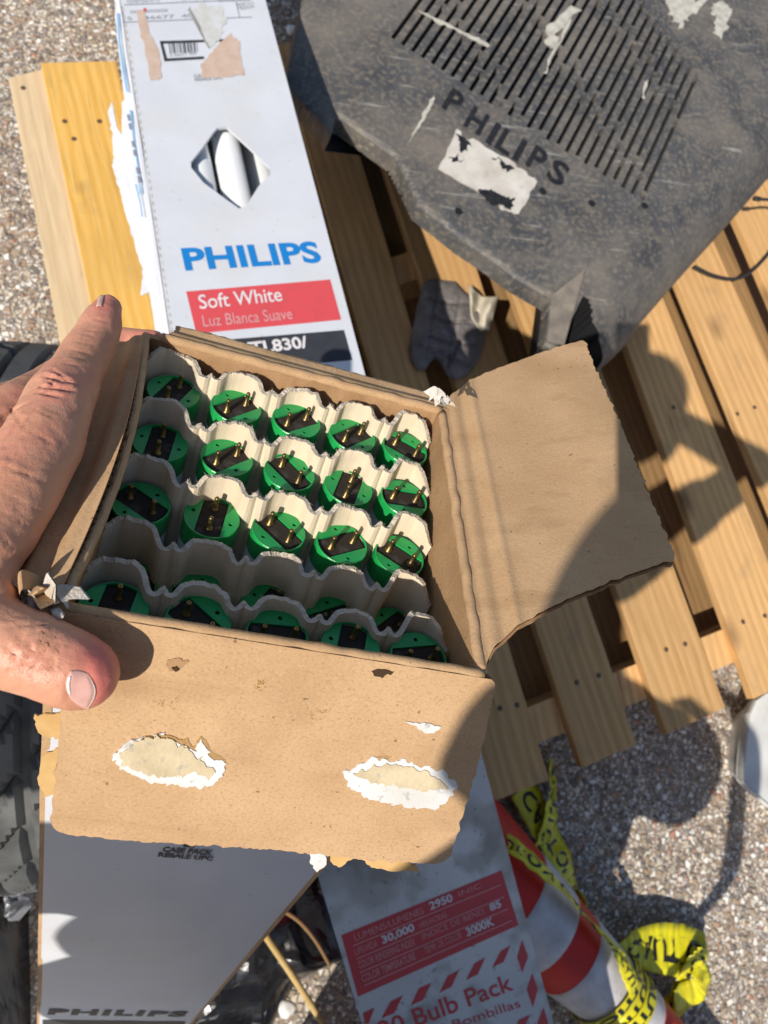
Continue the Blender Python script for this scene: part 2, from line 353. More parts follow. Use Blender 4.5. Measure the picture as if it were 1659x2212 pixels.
for q in ([(200, 768), (1780, 250), (1790, 305), (210, 833)], [(110, 292), (1650, -130), (1660, -80), (125, 345)], [(1060, 1560), (2060, 1160), (2080, 1225), (1080, 1640)]):
    board('stringer', q, WOOD, h=HD - .020, th=.085)
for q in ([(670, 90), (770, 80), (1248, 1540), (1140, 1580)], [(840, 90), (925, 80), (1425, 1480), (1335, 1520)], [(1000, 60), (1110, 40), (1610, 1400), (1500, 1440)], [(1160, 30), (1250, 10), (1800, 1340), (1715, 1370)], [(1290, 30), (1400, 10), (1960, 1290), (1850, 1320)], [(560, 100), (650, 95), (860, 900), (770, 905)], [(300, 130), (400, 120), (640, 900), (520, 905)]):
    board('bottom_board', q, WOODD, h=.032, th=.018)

# ================================================================== LONG CARTONS
def carton(name, label, TLp, TRp, BRp, BLp, hfar, hnear, depth, m, far_ext, near_ext, hole=None, group=None, mats_side=None):
    """carton lying with one long face up; corners are view points on that face"""
    a, b = on(*TLp, hfar), on(*TRp, hfar); c, d = on(*BRp, hnear), on(*BLp, hnear)
    Y = ((a + b) - (c + d)).normalized(); X0 = ((b - a) + (c - d)); N = X0.cross(Y).normalized(); X = Y.cross(N).normalized()
    mid = (c + d) / 2; fc = Face(mid, X, Y)
    wdt = ((b - a).dot(X) + (c - d).dot(X)) / 4; Lh = ((a + b) / 2 - mid).length
    y0, y1 = -near_ext, Lh + far_ext
    root = thing(name, label, 'carton', frame(fc.pt(0, y0, -depth), X, Y), group)
    th = .0035; M = MW[root]
    loops = [[(-wdt, y0), (wdt, y0), (wdt, y1), (-wdt, y1)]]
    loops[0] = [p for k in range(4) for p in [(loops[0][k][0] + (loops[0][(k + 1) % 4][0] - loops[0][k][0]) * i / 60 + .0007 * nz(i, k * 7), loops[0][k][1] + (loops[0][(k + 1) % 4][1] - loops[0][k][1]) * i / 60 + .0007 * nz(i, k * 9, 3)) for i in range(60)]]
    if hole: loops.append([fc.loc(fc.hit(*p)) for p in hole])
    V, F = poly_sheet(loops, lambda x, y, n: fc.pt(x, y, n), 0, -th); mesh('top_panel', V, F, m, root)
    for s in (-1, 1):
        V, F = box_vf(min(s * wdt, s * (wdt - th)), max(s * wdt, s * (wdt - th)), y0, y1, -depth, -th - .0002)
        mesh('side_panel', [fc.pt(*v) for v in V], F, m, root)
    V, F = box_vf(-wdt + th, wdt - th, y0, y1, -depth, -depth + th); mesh('bottom_panel', [fc.pt(*v) for v in V], F, m, root)
    for yy in (y0, y1 - th):
        V, F = box_vf(-wdt + th, wdt - th, yy, yy + th, -depth + th, -th - .0003); mesh('end_panel', [fc.pt(*v) for v in V], F, m, root)
    return root, fc, wdt, y0, y1, th
HOLE = [(470, 276), (490, 274), (535, 315), (583, 362), (584, 378), (560, 400), (530, 447), (516, 450), (490, 432), (440, 395), (413, 362), (412, 350), (440, 315), (462, 284)]
sw, fs, wd, y0, y1, th = carton('lamp_carton', 'long white carton with red Soft White panel and diamond window showing tubes', (258, 0), (574, 0), (771, 745), (369, 745), .497, .587, .165, WHB, .75, .06, HOLE)
# lamp tubes inside it
def fl_tube_plain(label, x):
    M = frame(fs.pt(x, y0 + .01, -.030 if 'shade' not in label else -.062), fs.X, fs.Y)
    r = thing('lamp_tube', label, 'lamp tube', M, 'tubes inside the Soft White carton')
    L_ = y1 - y0 - .02
    V, F = lathe([(.0185, .012), (.0185, L_ - .012)], 40); R = Matrix.Rotation(-math.pi / 2, 4, 'X')
    mesh('glass_tube', [R @ v for v in V], F, GLASS, r, M, smooth=True, world=False)
    for z0, z1 in ((0, .012), (L_ - .012, L_)):
        V, F = lathe([(.0155, z0), (.0190, z0 + .001), (.0190, z1 - .001), (.0155, z1)], 32); mesh('end_cap', [R @ v for v in V], F, GREEN, r, M, smooth=True, world=False)
xs = [fs.loc(fs.hit(px, 360))[0] for px in (434, 508, 583)]
for x, l in zip(xs, ('white lamp tube showing at the left corner of the carton window', 'white lamp tube running down the middle of the carton window', 'white lamp tube in shade at the right corner of the carton window')): fl_tube_plain(l, x)
# print on the Soft White carton
Q = lambda BL, BR, TL, **k: quad_fn(fs, BL, BR, TL, **k)
print_text('brand_lettering', 'PHILIPS', Q((401, 586), (697, 568), (390, 536)), INK_BLUE, sw, bold=.035, space=1.02)
print_poly('red_panel', fs, [(402, 630), (713, 604), (737, 691), (424, 721)], INK_RED, sw)
print_text('panel_lettering', 'Soft White', Q((432, 669), (611, 651), (427, 638), lift=.0008), INK_WHITE, sw, bold=.008)
print_text('panel_lettering', 'Luz Blanca Suave', Q((440, 707), (633, 690), (436, 682), lift=.0008), INK_PINK, sw, bold=.0)
print_poly('black_panel', fs, [(440, 738), (743, 713), (761, 778), (450, 806)], INK_BLACK, sw)
print_text('panel_lettering', 'F32/TL830/', Q((470, 775), (667, 752), (464, 748), lift=.0008), INK_WHITE, sw, bold=.03)
BX = [(345, 90), (430, 86), (430, 91), (352, 96), (360, 126), (440, 123), (440, 130), (355, 133)]
print_poly('barcode_frame', fs, BX[:4] + [(360, 126), (440, 123), (440, 130), (355, 133)], INK_BLACK, sw) if 0 else None
for q in ([(345, 89), (511, 84), (513, 89), (347, 95)], [(345, 89), (351, 89), (362, 130), (355, 132)], [(354, 127), (440, 122), (441, 128), (355, 133)]): print_poly('barcode_frame', fs, q, INK_BLACK, sw)
bars = []
random.seed(3); x = 364
Vb = []; Fb = []
while x < 424:
    wv = random.choice((1.2, 1.8, 2.6, 3.4)); k = len(Vb)
    for (dx, yy) in ((0, 93), (wv, 93), (wv + 3.2, 116), (3.2, 116)): Vb.append(fs.hit(x + dx, yy - (x - 364) * .05) + fs.N * .0004)
    Fb.append((k, k + 1, k + 2, k + 3)); x += wv + random.choice((1.4, 2.2, 3.2))
mesh('barcode', Vb, Fb, INK_BLACK, sw)
print_text('carton_lettering', '0 46677 409', Q((368, 123), (425, 119), (366, 117)), INK_GREY, sw)
print_text('carton_lettering', 'CASE PACK', Q((419, 168), (480, 164), (418, 161)), INK_GREY, sw, bold=.02)
print_text('carton_lettering', 'RESALE UPC', Q((421, 176), (482, 172), (420, 169)), INK_GREY, sw, bold=.02)
print_poly('paper_label', fs, rough_poly([(294, 24), (312, 20), (322, 70), (343, 108), (350, 170), (326, 174), (308, 90)], 2.5), BEIGE, sw, .0006, 'strip of torn beige label paper')
print_poly('paper_label', fs, rough_poly([(497, 74), (516, 90), (528, 164), (436, 170), (434, 140), (462, 108)], 3), BEIGE, sw, .0006, 'torn triangle of beige label paper')
print_poly('glue_stain', fs, rough_poly([(408, 18), (440, 12), (480, 22), (492, 45), (478, 78), (452, 104), (440, 84), (428, 60), (414, 45)], 7), mat('glue_stain', (.50, .49, .44), .5, .4, col2=(.58, .585, .58), nscale=60), sw, .0005)
for q in ([(262, 48), (545, 36), (545, 38), (262, 50)], [(268, 10), (540, -2), (540, 0), (268, 12)], [(262, 14), (264, 14), (270, 49), (268, 49)], [(508, 3), (510, 3), (519, 38), (517, 38)], [(440, -1), (442, -1), (444, 4), (442, 4)]): print_poly('table_rule', fs, q, INK_GREY, sw)
print_text('carton_lettering', '5   46677  409', Q((276, 45), (430, 37), (274, 37)), INK_GREY, sw)
for i, (xx, yy, s) in enumerate(((275, 8, 'F32T8/TL830 ALTO'), (392, 2, '30 PACK 48 IN'), (470, 6, 'WATTS 32  LUMENS'), (282, 30, 'IIIIIIIIIIIIIIIIIII'), (512, 14, 'BASE G13'), (514, 22, 'MEDIUM'))):
    print_text('carton_lettering', s, Q((xx, yy), (xx + (70 if i != 3 else 80) * (.5 if i > 3 else 1), yy - 4), (xx - 1, yy - 7)), INK_GREY, sw)
print_poly('red_dot', fs, [(309, 19), (315, 18), (317, 24), (311, 26)], INK_RED, sw, .0008)
# perforated line and the torn side flap with blue print
Vb = []; Fb = []
for i in range(46):
    t = i / 46; px = 263 + 112 * t; py = 18 + 740 * t; k = len(Vb)
    for dx, dy in ((0, 0), (4, -1), (6, 7), (2, 8)): Vb.append(fs.hit(px + dx, py + dy) + fs.N * .0005)
    Fb.append((k, k + 1, k + 2, k + 3))
mesh('perforation', Vb, Fb, FRAY, sw)
def flapfn(s, t):
    Lx = [(246, -20), (252, 60), (262, 140), (268, 200), (262, 205), (262, 300), (284, 390), (300, 470), (312, 560), (326, 640), (344, 745)]
    k = s * (len(Lx) - 1); i = min(int(k), len(Lx) - 2); f_ = k - i; yy = Lx[i][1] + (Lx[i + 1][1] - Lx[i][1]) * f_; lx = Lx[i][0] + (Lx[i + 1][0] - Lx[i][0]) * f_ + 3.0 * nz(s * 30, 1) * (1 - t)
    rx = 259 + (yy) * .1502; p = fs.hit(rx, yy); q = fs.hit(lx, yy)
    return q.lerp(p, t) - fs.N * (.012 * (1 - t) ** 1.5) + fs.N * .002 * nz(s * 9, t * 3)
V, F, K = grid_sheet(flapfn, 120, 6, -.0012)
mesh('torn_side_flap', V, F, [WHB, WHB, FRAY], sw, mi=K, smooth=False)
def flapfn2(s, t):
    Lx = [(228, 195), (236, 235), (240, 285), (238, 320), (254, 372), (270, 430), (290, 500), (305, 540), (300, 600)]
    k = s * (len(Lx) - 1); i = min(int(k), len(Lx) - 2); f_ = k - i; yy = Lx[i][1] + (Lx[i + 1][1] - Lx[i][1]) * f_; lx = Lx[i][0] + (Lx[i + 1][0] - Lx[i][0]) * f_ + 4.0 * nz(s * 30, 8) * (1 - t)
    rx = max(lx + 2, 240 + (yy - 195) * .185 + (26 if yy > 250 else 0) * min(1, (yy - 250) / 60)); p = fs.hit(rx, yy); q = fs.hit(lx, yy)
    return q.lerp(p, t) - fs.N * (.016 + .014 * (1 - t)) + fs.N * .003 * nz(s * 9, t * 3, 4)
V, F, K = grid_sheet(flapfn2, 90, 5, -.001)
mesh('torn_side_flap', V, F, [mat('cream_torn_board', (.66, .62, .54), .85, .2, col2=(.55, .50, .42), nscale=30, bump=.4, bscale=200), WHB, FRAY], sw, mi=K)
# blue print traces
for pts, wv in (([(262, 30), (266, 90), (274, 150), (283, 200)], 7), ([(290, 240), (297, 300), (306, 360), (312, 420)], 5), ([(302, 400), (312, 440), (316, 470)], 4)):
    Vb = []; Fb = []
    for i, (px, py) in enumerate(pts):
        ww = wv * (.6 + .4 * rnd()); px -= 10; Vb += [fs.hit(px, py) + fs.N * .0012, fs.hit(px + ww, py) + fs.N * .0012]
        if i: Fb.append((2 * i - 2, 2 * i - 1, 2 * i + 1, 2 * i))
    mesh('blue_print', Vb, Fb, pr('faded_blue_ink', (.25, .46, .68)), sw)
for k in range(9):
    x0_, y0_ = 286 + k * 3.2, 250 + k * 19
    print_poly('side_print', fs, [(x0_ - 12, y0_), (x0_ - 6, y0_ - 1), (x0_ - 3, y0_ + 13), (x0_ - 9, y0_ + 14)], INK_GREY, sw, .0016) if k % 3 != 2 else None
# the propping cartons under its near end (mostly hidden)
for k, (dz, l) in enumerate(((0, 'plain white carton hidden under the near end of the Soft White carton, lowest of two'), (.165, 'plain white carton hidden under the Soft White carton, upper of two'))):
    p = fs.pt(0, .05, 0); fx = Vector((fs.Y.x, fs.Y.y, 0)).normalized(); M = frame(Vector((p.x, p.y, HD + .003 + dz * 1.0)), fx.cross(Vector((0, 0, 1))), fx)
    V, F = box_vf(-.085, .085, -.06, .30 - .12 * k, 0, .128 if not k else .10, .002)
    r = thing('support_carton', l, 'carton', M @ Matrix.Translation((0, 0, -.0 if not k else -.034)))
    mesh('carton_shell', V, F, WHD, r, MW[r], world=False)
    V, F = box_vf(-.004, .004, -.061, .30 - .12 * k + .001, (.1283 if not k else .1003), (.1287 if not k else .1007)); mesh('packing_tape', V, F, TAN, r, MW[r], world=False)

# Bulb Pack carton
bp, fb, wd2, by0, by1, th = carton('lamp_carton', 'stained white lamp carton with red data panel and Bulb Pack lettering in the lower middle', (640, 1740), (1059, 1700), (1197, 2212), (783, 2212), .53, .455, .165, WHD, .12, .62, None)
Qb = lambda BL, BR, TL, **k: quad_fn(fb, BL, BR, TL, **k)
RP = [(737, 2020), (1083, 1880), (1120, 1998), (773, 2153)]
print_poly('red_panel', fb, RP, INK_DRED, bp)
def onp(u, v):      # u along panel, v downwards
    a = (RP[0][0] + (RP[1][0] - RP[0][0]) * u, RP[0][1] + (RP[1][1] - RP[0][1]) * u); b = (RP[3][0] + (RP[2][0] - RP[3][0]) * u, RP[3][1] + (RP[2][1] - RP[3][1]) * u)
    return (a[0] + (b[0] - a[0]) * v, a[1] + (b[1] - a[1]) * v)
for v in (.215, .43, .65, .865): print_poly('panel_rule', fb, [onp(.05, v), onp(.97, v), onp(.97, v + .018), onp(.05, v + .018)], INK_DPINK, bp, .0006)
for s, u0, u1, v0, v1, m_, bd in (('2950', .54, .68, .03, .17, INK_WHITE, .03), ('30,000', .22, .42, .25, .40, INK_WHITE, .03), ('85', .87, .94, .45, .58, INK_WHITE, .03), ('3000K', .70, .87, .67, .82, INK_WHITE, .03),
        ('LUMENS/LUMENES', .07, .50, .06, .17, INK_DPINK, 0), ('LIFE/VIDA', .05, .19, .27, .38, INK_DPINK, 0), ('HRS/HORAS', .45, .62, .28, .38, INK_DPINK, 0), ('COLOR RENDERING INDEX', .05, .40, .48, .60, INK_DPINK, .01), ('INDICE DE REND.', .45, .84, .47, .57, INK_DPINK, 0), ('COLOR TEMPERATURE', .05, .38, .70, .82, INK_DPINK, .01), ('TEMP. DE COLOR', .44, .67, .69, .80, INK_DPINK, 0), ('INIC', .72, .86, .05, .14, INK_DPINK, 0)):
    print_text('panel_lettering', s, Qb(onp(u0, v1), onp(u1, v1), onp(u0, v0), lift=.0009), m_, bp, bold=bd)
Pm = lambda a, b, s=.3333, o=(663.6, 1493): (o[0] + a * s, o[1] + b * s)
for q in ([(480, 2120), (540, 2010), (620, 1970), (565, 2085)], [(670, 2038), (722, 1925), (805, 1888), (750, 2000)], [(855, 1955), (910, 1845), (985, 1805), (935, 1915)], [(1028, 1872), (1082, 1765), (1155, 1722), (1105, 1835)], [(1198, 1790), (1252, 1685), (1318, 1645), (1272, 1755)], [(360, 2085), (435, 2050), (400, 2150), (375, 2157)],
          [(1392, 1610), (1432, 1720), (1392, 1825), (1360, 1725)], [(1458, 1825), (1495, 1930), (1462, 2050), (1422, 1935)], [(1532, 2045), (1562, 2150), (1530, 2250), (1490, 2150)], [(1370, 2130), (1445, 2095), (1400, 2190), (1340, 2210)]):
    print_poly('red_lozenge', fb, [Pm(*p) for p in q], INK_DRED, bp)
print_text('carton_lettering', '30 Bulb Pack', Qb(Pm(490, 2260), Pm(1340, 1935), Pm(450, 2145)), INK_DRED, bp, bold=.012)
print_text('carton_lettering', '30 Bombillas', Qb(Pm(800, 2240), Pm(1385, 2045), Pm(780, 2185)), INK_DRED, bp)
V = [fb.pt(wd2 + .0006, y, z) for y, z in ((by0, -.004), (by1, -.004), (by1, -.007), (by0, -.007))]
mesh('fold_line', V, [(0, 1, 2, 3)], FRAY, bp)

# ================================================================== THE OPEN CARTON IN THE HAND
BR_ = Matrix(((.9428, -.0367, .3314), (-.2048, .7205, .6625), (-.2631, -.6924, .6718)))
BW, BD, BL_ = .165, .172, 1.19
BM = (A @ BR_).to_4x4(); BM.translation = CAM + A @ Vector((-.1158, -.0329, -.2378))
def bx(x, y, a): return BM @ Vector((x, y, a))
oc = thing('open_carton', 'tall open carton in the hand, kraft flaps folded out, full of green-capped tubes', 'carton', BM @ Matrix.Translation((BW / 2, BD / 2, -BL_)))
TH = .0035
def wall(name, p0, p1, inward, seed, dip=None, lean=0):
    """wall panel from p0 to p1 along the rim; kraft inside, white outside"""
    p0 = Vector(p0); p1 = Vector(p1); iw = Vector(inward)
    def fn(s, t):
        q = p0.lerp(p1, s); top = .0012 * nz(s * 14, seed) + (dip(s) if dip else 0)
        a = top - (BL_ + top) * (t ** 2.2)
        wob = .0011 * nz(s * 6, t * 9, seed) * (1 - t) + lean * math.sin(math.pi * min(1, s * .9 + .12)) * math.exp(-(t / .22) ** 2)
        return bx(*(q.x + iw.x * (TH / 2 + wob), q.y + iw.y * (TH / 2 + wob), a))
    V, F, K = grid_sheet(fn, 90, 40, 0)
    n = len(V) // 2; Nw = (BM.to_3x3() @ iw).normalized()
    V = [v + Nw * TH / 2 for v in V[:n]] + [v - Nw * TH / 2 for v in V[n:]]
    # which face list is inside depends on winding; both are assigned by kind
    o = mesh(name, V, F, [KRD, WHB, KR], oc, mi=K); return o
wall('front_wall', (TH, 0, 0), (BW - TH, 0, 0), (0, 1, 0), 1)
wall('back_wall', (TH, BD, 0), (BW - TH, BD, 0), (0, -1, 0), 2)
wall('left_wall', (0.001, 0, 0), (0.001, BD, 0), (1, 0, 0), 3, lean=.0075)
wall('right_wall', (BW, 0, 0), (BW, BD, 0), (-1, 0, 0), 4)
V, F = box_vf(TH, BW - TH, TH, BD - TH, -BL_, -BL_ + TH); mesh('carton_bottom', [bx(*v) for v in V], F, KRD, oc)
def flap(name, hinge0, hinge1, out, length, seed, ins=(0, 0), round_=.06, lw=.0004, th=.0042, curl=0, crease=True, label=None, rough=.0012, rad=.007, bulge=0):
    """flap hinged on hinge0-hinge1 going along `out` (carton axes); two liners with the fluting between"""
    h0 = Vector(hinge0); h1 = Vector(hinge1); o_ = Vector(out).normalized(); hd = (h1 - h0).normalized()
    nrm = o_.cross(hd).normalized(); Lh = (h1 - h0).length
    if nrm.z < 0: nrm = -nrm
    def base(s, t):
        i0 = ins[0] * t ** .5 if ins[0] else 0; i1 = ins[1] * t ** .5 if ins[1] else 0
        r = rad; e = 0
        if t > 1 - r / length:       # rounded far corners
            q = (t - (1 - r / length)) / (r / length); e = r * (1 - math.sqrt(max(0, 1 - q * q)))
        u0 = i0 + e + rough * nz(t * 22, seed); u1 = Lh - i1 - e + rough * nz(t * 22, seed + 5)
        u = u0 + (u1 - u0) * s; v = length * t + (rough * 1.2 * nz(s * 34, seed + 2) + rough * .8 * nz(s * 90, seed)) * t
        bow = curl * t * t + .0016 * nz(s * 3, t * 3, seed) * t
        if crease: bow += -.0014 * math.exp(-((v - .010) / .003) ** 2) + .0010 * math.exp(-((v - .0165) / .0022) ** 2) - .0008 * math.exp(-((v - .002) / .002) ** 2)
        return h0 + hd * u + o_ * v + nrm * bow - o_ * (bulge * math.sin(math.pi * min(1, s * .9 + .12)) * (1 - t))
    root = None
    V, F, K = grid_sheet(lambda s, t: bx(*base(s, t)), 110, 90, 0)
    n = len(V) // 2; N3 = (BM.to_3x3() @ nrm).normalized()
    Vi = [v + N3 * th / 2 for v in V[:n]] + [v + N3 * (th / 2 - lw) for v in V[n:]]
    fl = mesh(name, Vi, F, KR, oc)
    if label: fl['label'] = label
    Vo = [v - N3 * (th / 2 - lw) for v in V[:n]] + [v - N3 * th / 2 for v in V[n:]]
    mesh('outer_liner', Vo, F, [KRD, WHB, KRD], fl, mi=K)
    # fluting: waves across s, running along t
    nw = int(Lh / .0068); ns = nw * 8; V = []; F2 = []
    for i in range(ns + 1):
        s = .003 + .994 * i / ns; a = (th / 2 - lw) * .96 * math.sin(2 * math.pi * i / 8)
        for j in range(24):
            t = .01 + .985 * j / 23 - .006 * (j == 23) * (.5 + nz(s * 60, seed)); V.append(bx(*(base(s, t) + nrm * a)))
    for i in range(ns):
        for j in range(23): F2.append((i * 24 + j, (i + 1) * 24 + j, (i + 1) * 24 + j + 1, i * 24 + j + 1))
    mesh('fluting', V, F2, KRD, fl, smooth=True)
    fc = Face(bx(*h0), BM.to_3x3() @ hd, BM.to_3x3() @ o_)
    if (fc.N.dot(N3)) < 0: fc.N = -fc.N
    return fl, fc, base, nrm
rphi = .4175
rf, rfc, rb, _ = flap('right_flap', (BW + .001, BD * .995, 0), (BW + .001, 0.002, .0), (math.cos(rphi), 0, math.sin(rphi)), .091, 11, ins=(-.056, .050), rad=.0025, label='big kraft flap folded out to the right, half of it in shadow')
rf['label'] = 'big kraft flap folded out to the right, half of it in shadow'
fphi = 1.0946
ff, ffc, fb_, fn_ = flap('front_flap', (.006, .0012, .0012), (BW + .002, .0012, .0012), (0, -math.cos(fphi), -math.sin(fphi)), .093, 21, ins=(.010, -.012), crease=False, label='kraft flap hanging down in front with two torn white patches')
bf, bfc, bb_, _ = flap('back_flap', (BW + .002, BD - .002, .001), (.012, BD - .002, .001), (0, .985, -.17), .024, 31, ins=(.004, .004), curl=-.004, label='flap folded down behind the far edge')
lf, lfc, lb_, _ = flap('left_flap', (.0030, .001, .0012), (.0030, BD - .004, .0012), (-.86, 0, -.50), .042, 41, bulge=.0075, ins=(.0, .004), curl=-.010, label='flap folded down on the left under the hand')
for nm, p, q, rr in (('front_fold', (.004, .0018, .0008), (BW - .001, .0018, .0008), .0022), ('left_fold', (.0030, .002, .0008), (.0030, BD - .004, .0008), .0022), ('right_fold', (BW - .0012, .003, .0002), (BW - .0012, BD - .004, .0002), .0024), ('back_fold', (.010, BD - .0015, .0004), (BW - .002, BD - .0015, .0004), .0026)):
    P0 = Vector(p); P1 = Vector(q); V, F = tube_vf([bx(*(P0.lerp(P1, i / 60) + Vector((.0006 * nz(i * .3, 1) + (.0075 * math.sin(math.pi * min(1, i / 60 * .9 + .12)) if nm == 'left_fold' else 0), .0006 * nz(i * .3, 5), .0008 * nz(i * .3, 9))))) for i in range(61)], rr, 12); mesh('rim_fold', V, F, KR, oc, smooth=True)
# torn patches on the front flap
def fh(px, py, lift):
    p = ffc.hit(px, py); return p + ffc.N * (.0021 + lift)
def patch(name, pts, m, lift, amp=4.5, seed=0, label=None, n=10):
    P = rough_poly(pts, amp, n, seed)
    V, F = poly_sheet([P], lambda x, y, k: fh(x, y, k), lift, lift - .002)
    o = mesh(name, V, F, m, ff); return tag(o, label)
patch('torn_patch', [(243, 1627), (275, 1595), (330, 1578), (352, 1574), (378, 1592), (420, 1612), (432, 1590), (448, 1606), (457, 1633), (487, 1636), (482, 1665), (450, 1690), (400, 1690), (330, 1680), (262, 1652)], TORNW, .0006, label='torn white patch on the left of the flap')
patch('patch_core', [(262, 1616), (300, 1590), (335, 1580), (354, 1577), (380, 1594), (415, 1612), (440, 1634), (470, 1655), (452, 1668), (420, 1658), (380, 1668), (330, 1665), (290, 1652), (268, 1640)], TORNC, .0010, seed=4)
patch('torn_patch', [(741, 1658), (790, 1636), (808, 1628), (855, 1636), (860, 1628), (900, 1646), (955, 1655), (985, 1690), (965, 1722), (940, 1740), (870, 1732), (800, 1718), (752, 1688)], TORNW, .0006, seed=8, label='torn white patch with a tan middle on the right of the flap')
patch('patch_core', [(762, 1662), (800, 1645), (862, 1640), (900, 1652), (935, 1665), (960, 1690), (950, 1696), (880, 1694), (830, 1684), (775, 1670)], TORNC, .0010, seed=12)
patch('torn_patch', [(874, 1551), (890, 1552), (925, 1554), (950, 1563), (932, 1575), (915, 1574), (895, 1562)], TORNW, .0006, 2, 16)
patch('glue_mark', [(330, 1592), (345, 1574), (368, 1578), (385, 1590), (405, 1588), (418, 1606), (432, 1583), (448, 1592), (455, 1612), (470, 1622), (490, 1634), (480, 1650), (455, 1640), (420, 1620), (380, 1600)], GLUE, .0003, 2, 3)
patch('glue_mark', [(800, 1628), (830, 1622), (858, 1630), (870, 1620), (890, 1640), (930, 1650), (925, 1656), (860, 1640)], GLUE, .0003, 2, 5)
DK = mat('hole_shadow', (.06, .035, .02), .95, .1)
patch('puncture', [(362, 1420), (385, 1413), (408, 1422), (396, 1434), (372, 1442), (362, 1432)], KRD, .0004, 3, 6)
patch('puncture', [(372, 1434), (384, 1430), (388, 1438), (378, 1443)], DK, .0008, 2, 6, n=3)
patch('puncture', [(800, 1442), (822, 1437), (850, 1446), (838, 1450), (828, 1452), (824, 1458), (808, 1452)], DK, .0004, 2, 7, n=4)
for (cx_, cy_, r_, k_) in ((680, 1530, 24, 1), (360, 1512, 50, 2), (560, 1470, 10, 3)):
    random.seed(k_ * 5)
    VV = []; FF = []
    for i in range(26):
        a_ = cx_ + random.gauss(0, r_ * .6); b_ = cy_ + random.gauss(0, 7); s_ = random.uniform(.6, 2.0); k = len(VV)
        for q in range(6): VV.append(fh(a_ + s_ * math.cos(q), b_ + s_ * math.sin(q) * .8, .0005))
        FF.append([k + j for j in range(6)])
    mesh('glue_crumbs', VV, FF, mat('amber_glue', (.50, .30, .08), .25, .6), ff)
# ragged torn corner near the thumb
random.seed(5)
for i in range(12):
    c = at(40 + i * 8.5, 1283 + 14 * math.sin(i * 1.7) + i * 1.6, .236 + .0015 * rnd()); V = []; F = []
    path = spline([c, c + Vector((rnd() - .5, rnd() - .5, rnd() - .2)) * .010, c + Vector((rnd() - .3, rnd() - .7, rnd() - .8)) * .014], 5)
    sd = Vector((rnd() - .5, rnd() - .5, rnd() - .5)).normalized() * .0035
    for j, p in enumerate(path): V += [p - sd * (1 - .05 * j), p + sd * (1 + .3 * nz(i, j))]
    for j in range(len(path) - 1): F.append((2 * j, 2 * j + 1, 2 * j + 3, 2 * j + 2))
    V2 = [v + Vector((.0003, .0004, -.0008)) for v in V]; n = len(V); F += [tuple(k + n for k in reversed(f)) for f in F[:]]
    mesh('torn_shred', V + V2, F, FRAY if i % 3 else KR, oc)
for i in range(5):
    c = at(925 + i * 9, 852 + i * 4 + 10 * rnd(), .352); sd = Vector((rnd() - .5, rnd() - .5, rnd() - .5)).normalized() * .003
    path = spline([c, c + Vector((rnd() * .6, rnd() - .5, rnd() - .5)) * .007, c + Vector((rnd() - .1, rnd() - .7, rnd() - .6)) * .008], 4); V = []; F = []
    for j, p in enumerate(path): V += [p - sd * (1 - .1 * j), p + sd]
    for j in range(len(path) - 1): F.append((2 * j, 2 * j + 1, 2 * j + 3, 2 * j + 2))
    mesh('torn_shred', V, F, FRAY, oc)
# torn paper left on the white front of the carton
cfc = Face(bx(0, 0, 0), BM.to_3x3() @ Vector((1, 0, 0)), BM.to_3x3() @ Vector((0, 0, 1)))
if cfc.N.dot(CAM - cfc.O) < 0: cfc.N = -cfc.N
def scrap(pts, m, lift, seed, out=0, amp=3):
    P = rough_poly(pts, amp, 5, seed); ys = [p[1] for p in P]; ya, yb = min(ys), max(ys)
    V, F = poly_sheet([P], lambda x, y, k: cfc.hit(x, y) + cfc.N * (k + lift + out * max(0, (y - ya) / (yb - ya)) ** 2), .0003, -.0003)
    return mesh('paper_scrap', V, F, m, oc)
scrap([(76, 1540), (130, 1537), (134, 1580), (126, 1592), (96, 1586), (78, 1572)], TAN, .0008, 1)
scrap([(88, 1632), (98, 1624), (134, 1610), (136, 1708), (118, 1712), (100, 1716), (84, 1690)], TAN, .0010, 2)
def scrap_ff(pts, m, lift, seed, amp=3):      # scraps on the back of the hanging flap, sticking out below it
    P = rough_poly(pts, amp, 5, seed)
    V, F = poly_sheet([P], lambda x, y, k: ffc.hit(x, y) - ffc.N * (.003 + lift - k) , .0003, -.0003)
    return mesh('paper_scrap', V, F, m, ff)
scrap_ff([(668, 1826), (708, 1826), (706, 1876), (698, 1888), (686, 1893), (670, 1874)], TORNW, .0, 3)
scrap_ff([(722, 1830), (880, 1836), (890, 1862), (874, 1872), (906, 1888), (910, 1898), (840, 1896), (806, 1892), (790, 1876), (770, 1868), (752, 1876), (742, 1890), (728, 1886), (714, 1876)], TAN, .0012, 4)
scrap_ff([(930, 1838), (940, 1840), (934, 1866), (926, 1872)], FRAY, .0, 5, 1)
# print on the white front
def Qc(BLp, BRp, TLp): return quad_fn(cfc, BLp, BRp, TLp, lift=.0005)
print_text('carton_lettering', 'CASE PACK', Qc((350, 1838), (457, 1846), (354, 1827)), INK_BLACK, oc, bold=.04)
print_text('carton_lettering', 'RESALE UPC', Qc((341, 1849), (459, 1858), (343, 1839)), INK_BLACK, oc, bold=.04)
print_poly('barcode_frame', cfc, [(396, 1800), (420, 1802), (420, 1830), (396, 1828)], INK_BLACK, oc)
print_text('carton_lettering', 'PHILIPS', Qc((102, 2191), (398, 2196), (106, 2178)), INK_BLACK, oc, bold=.05, space=1.15)
print_poly('black_panel', cfc, [(92, 2202), (400, 2206), (395, 2260), (92, 2260)], INK_BLACK, oc)
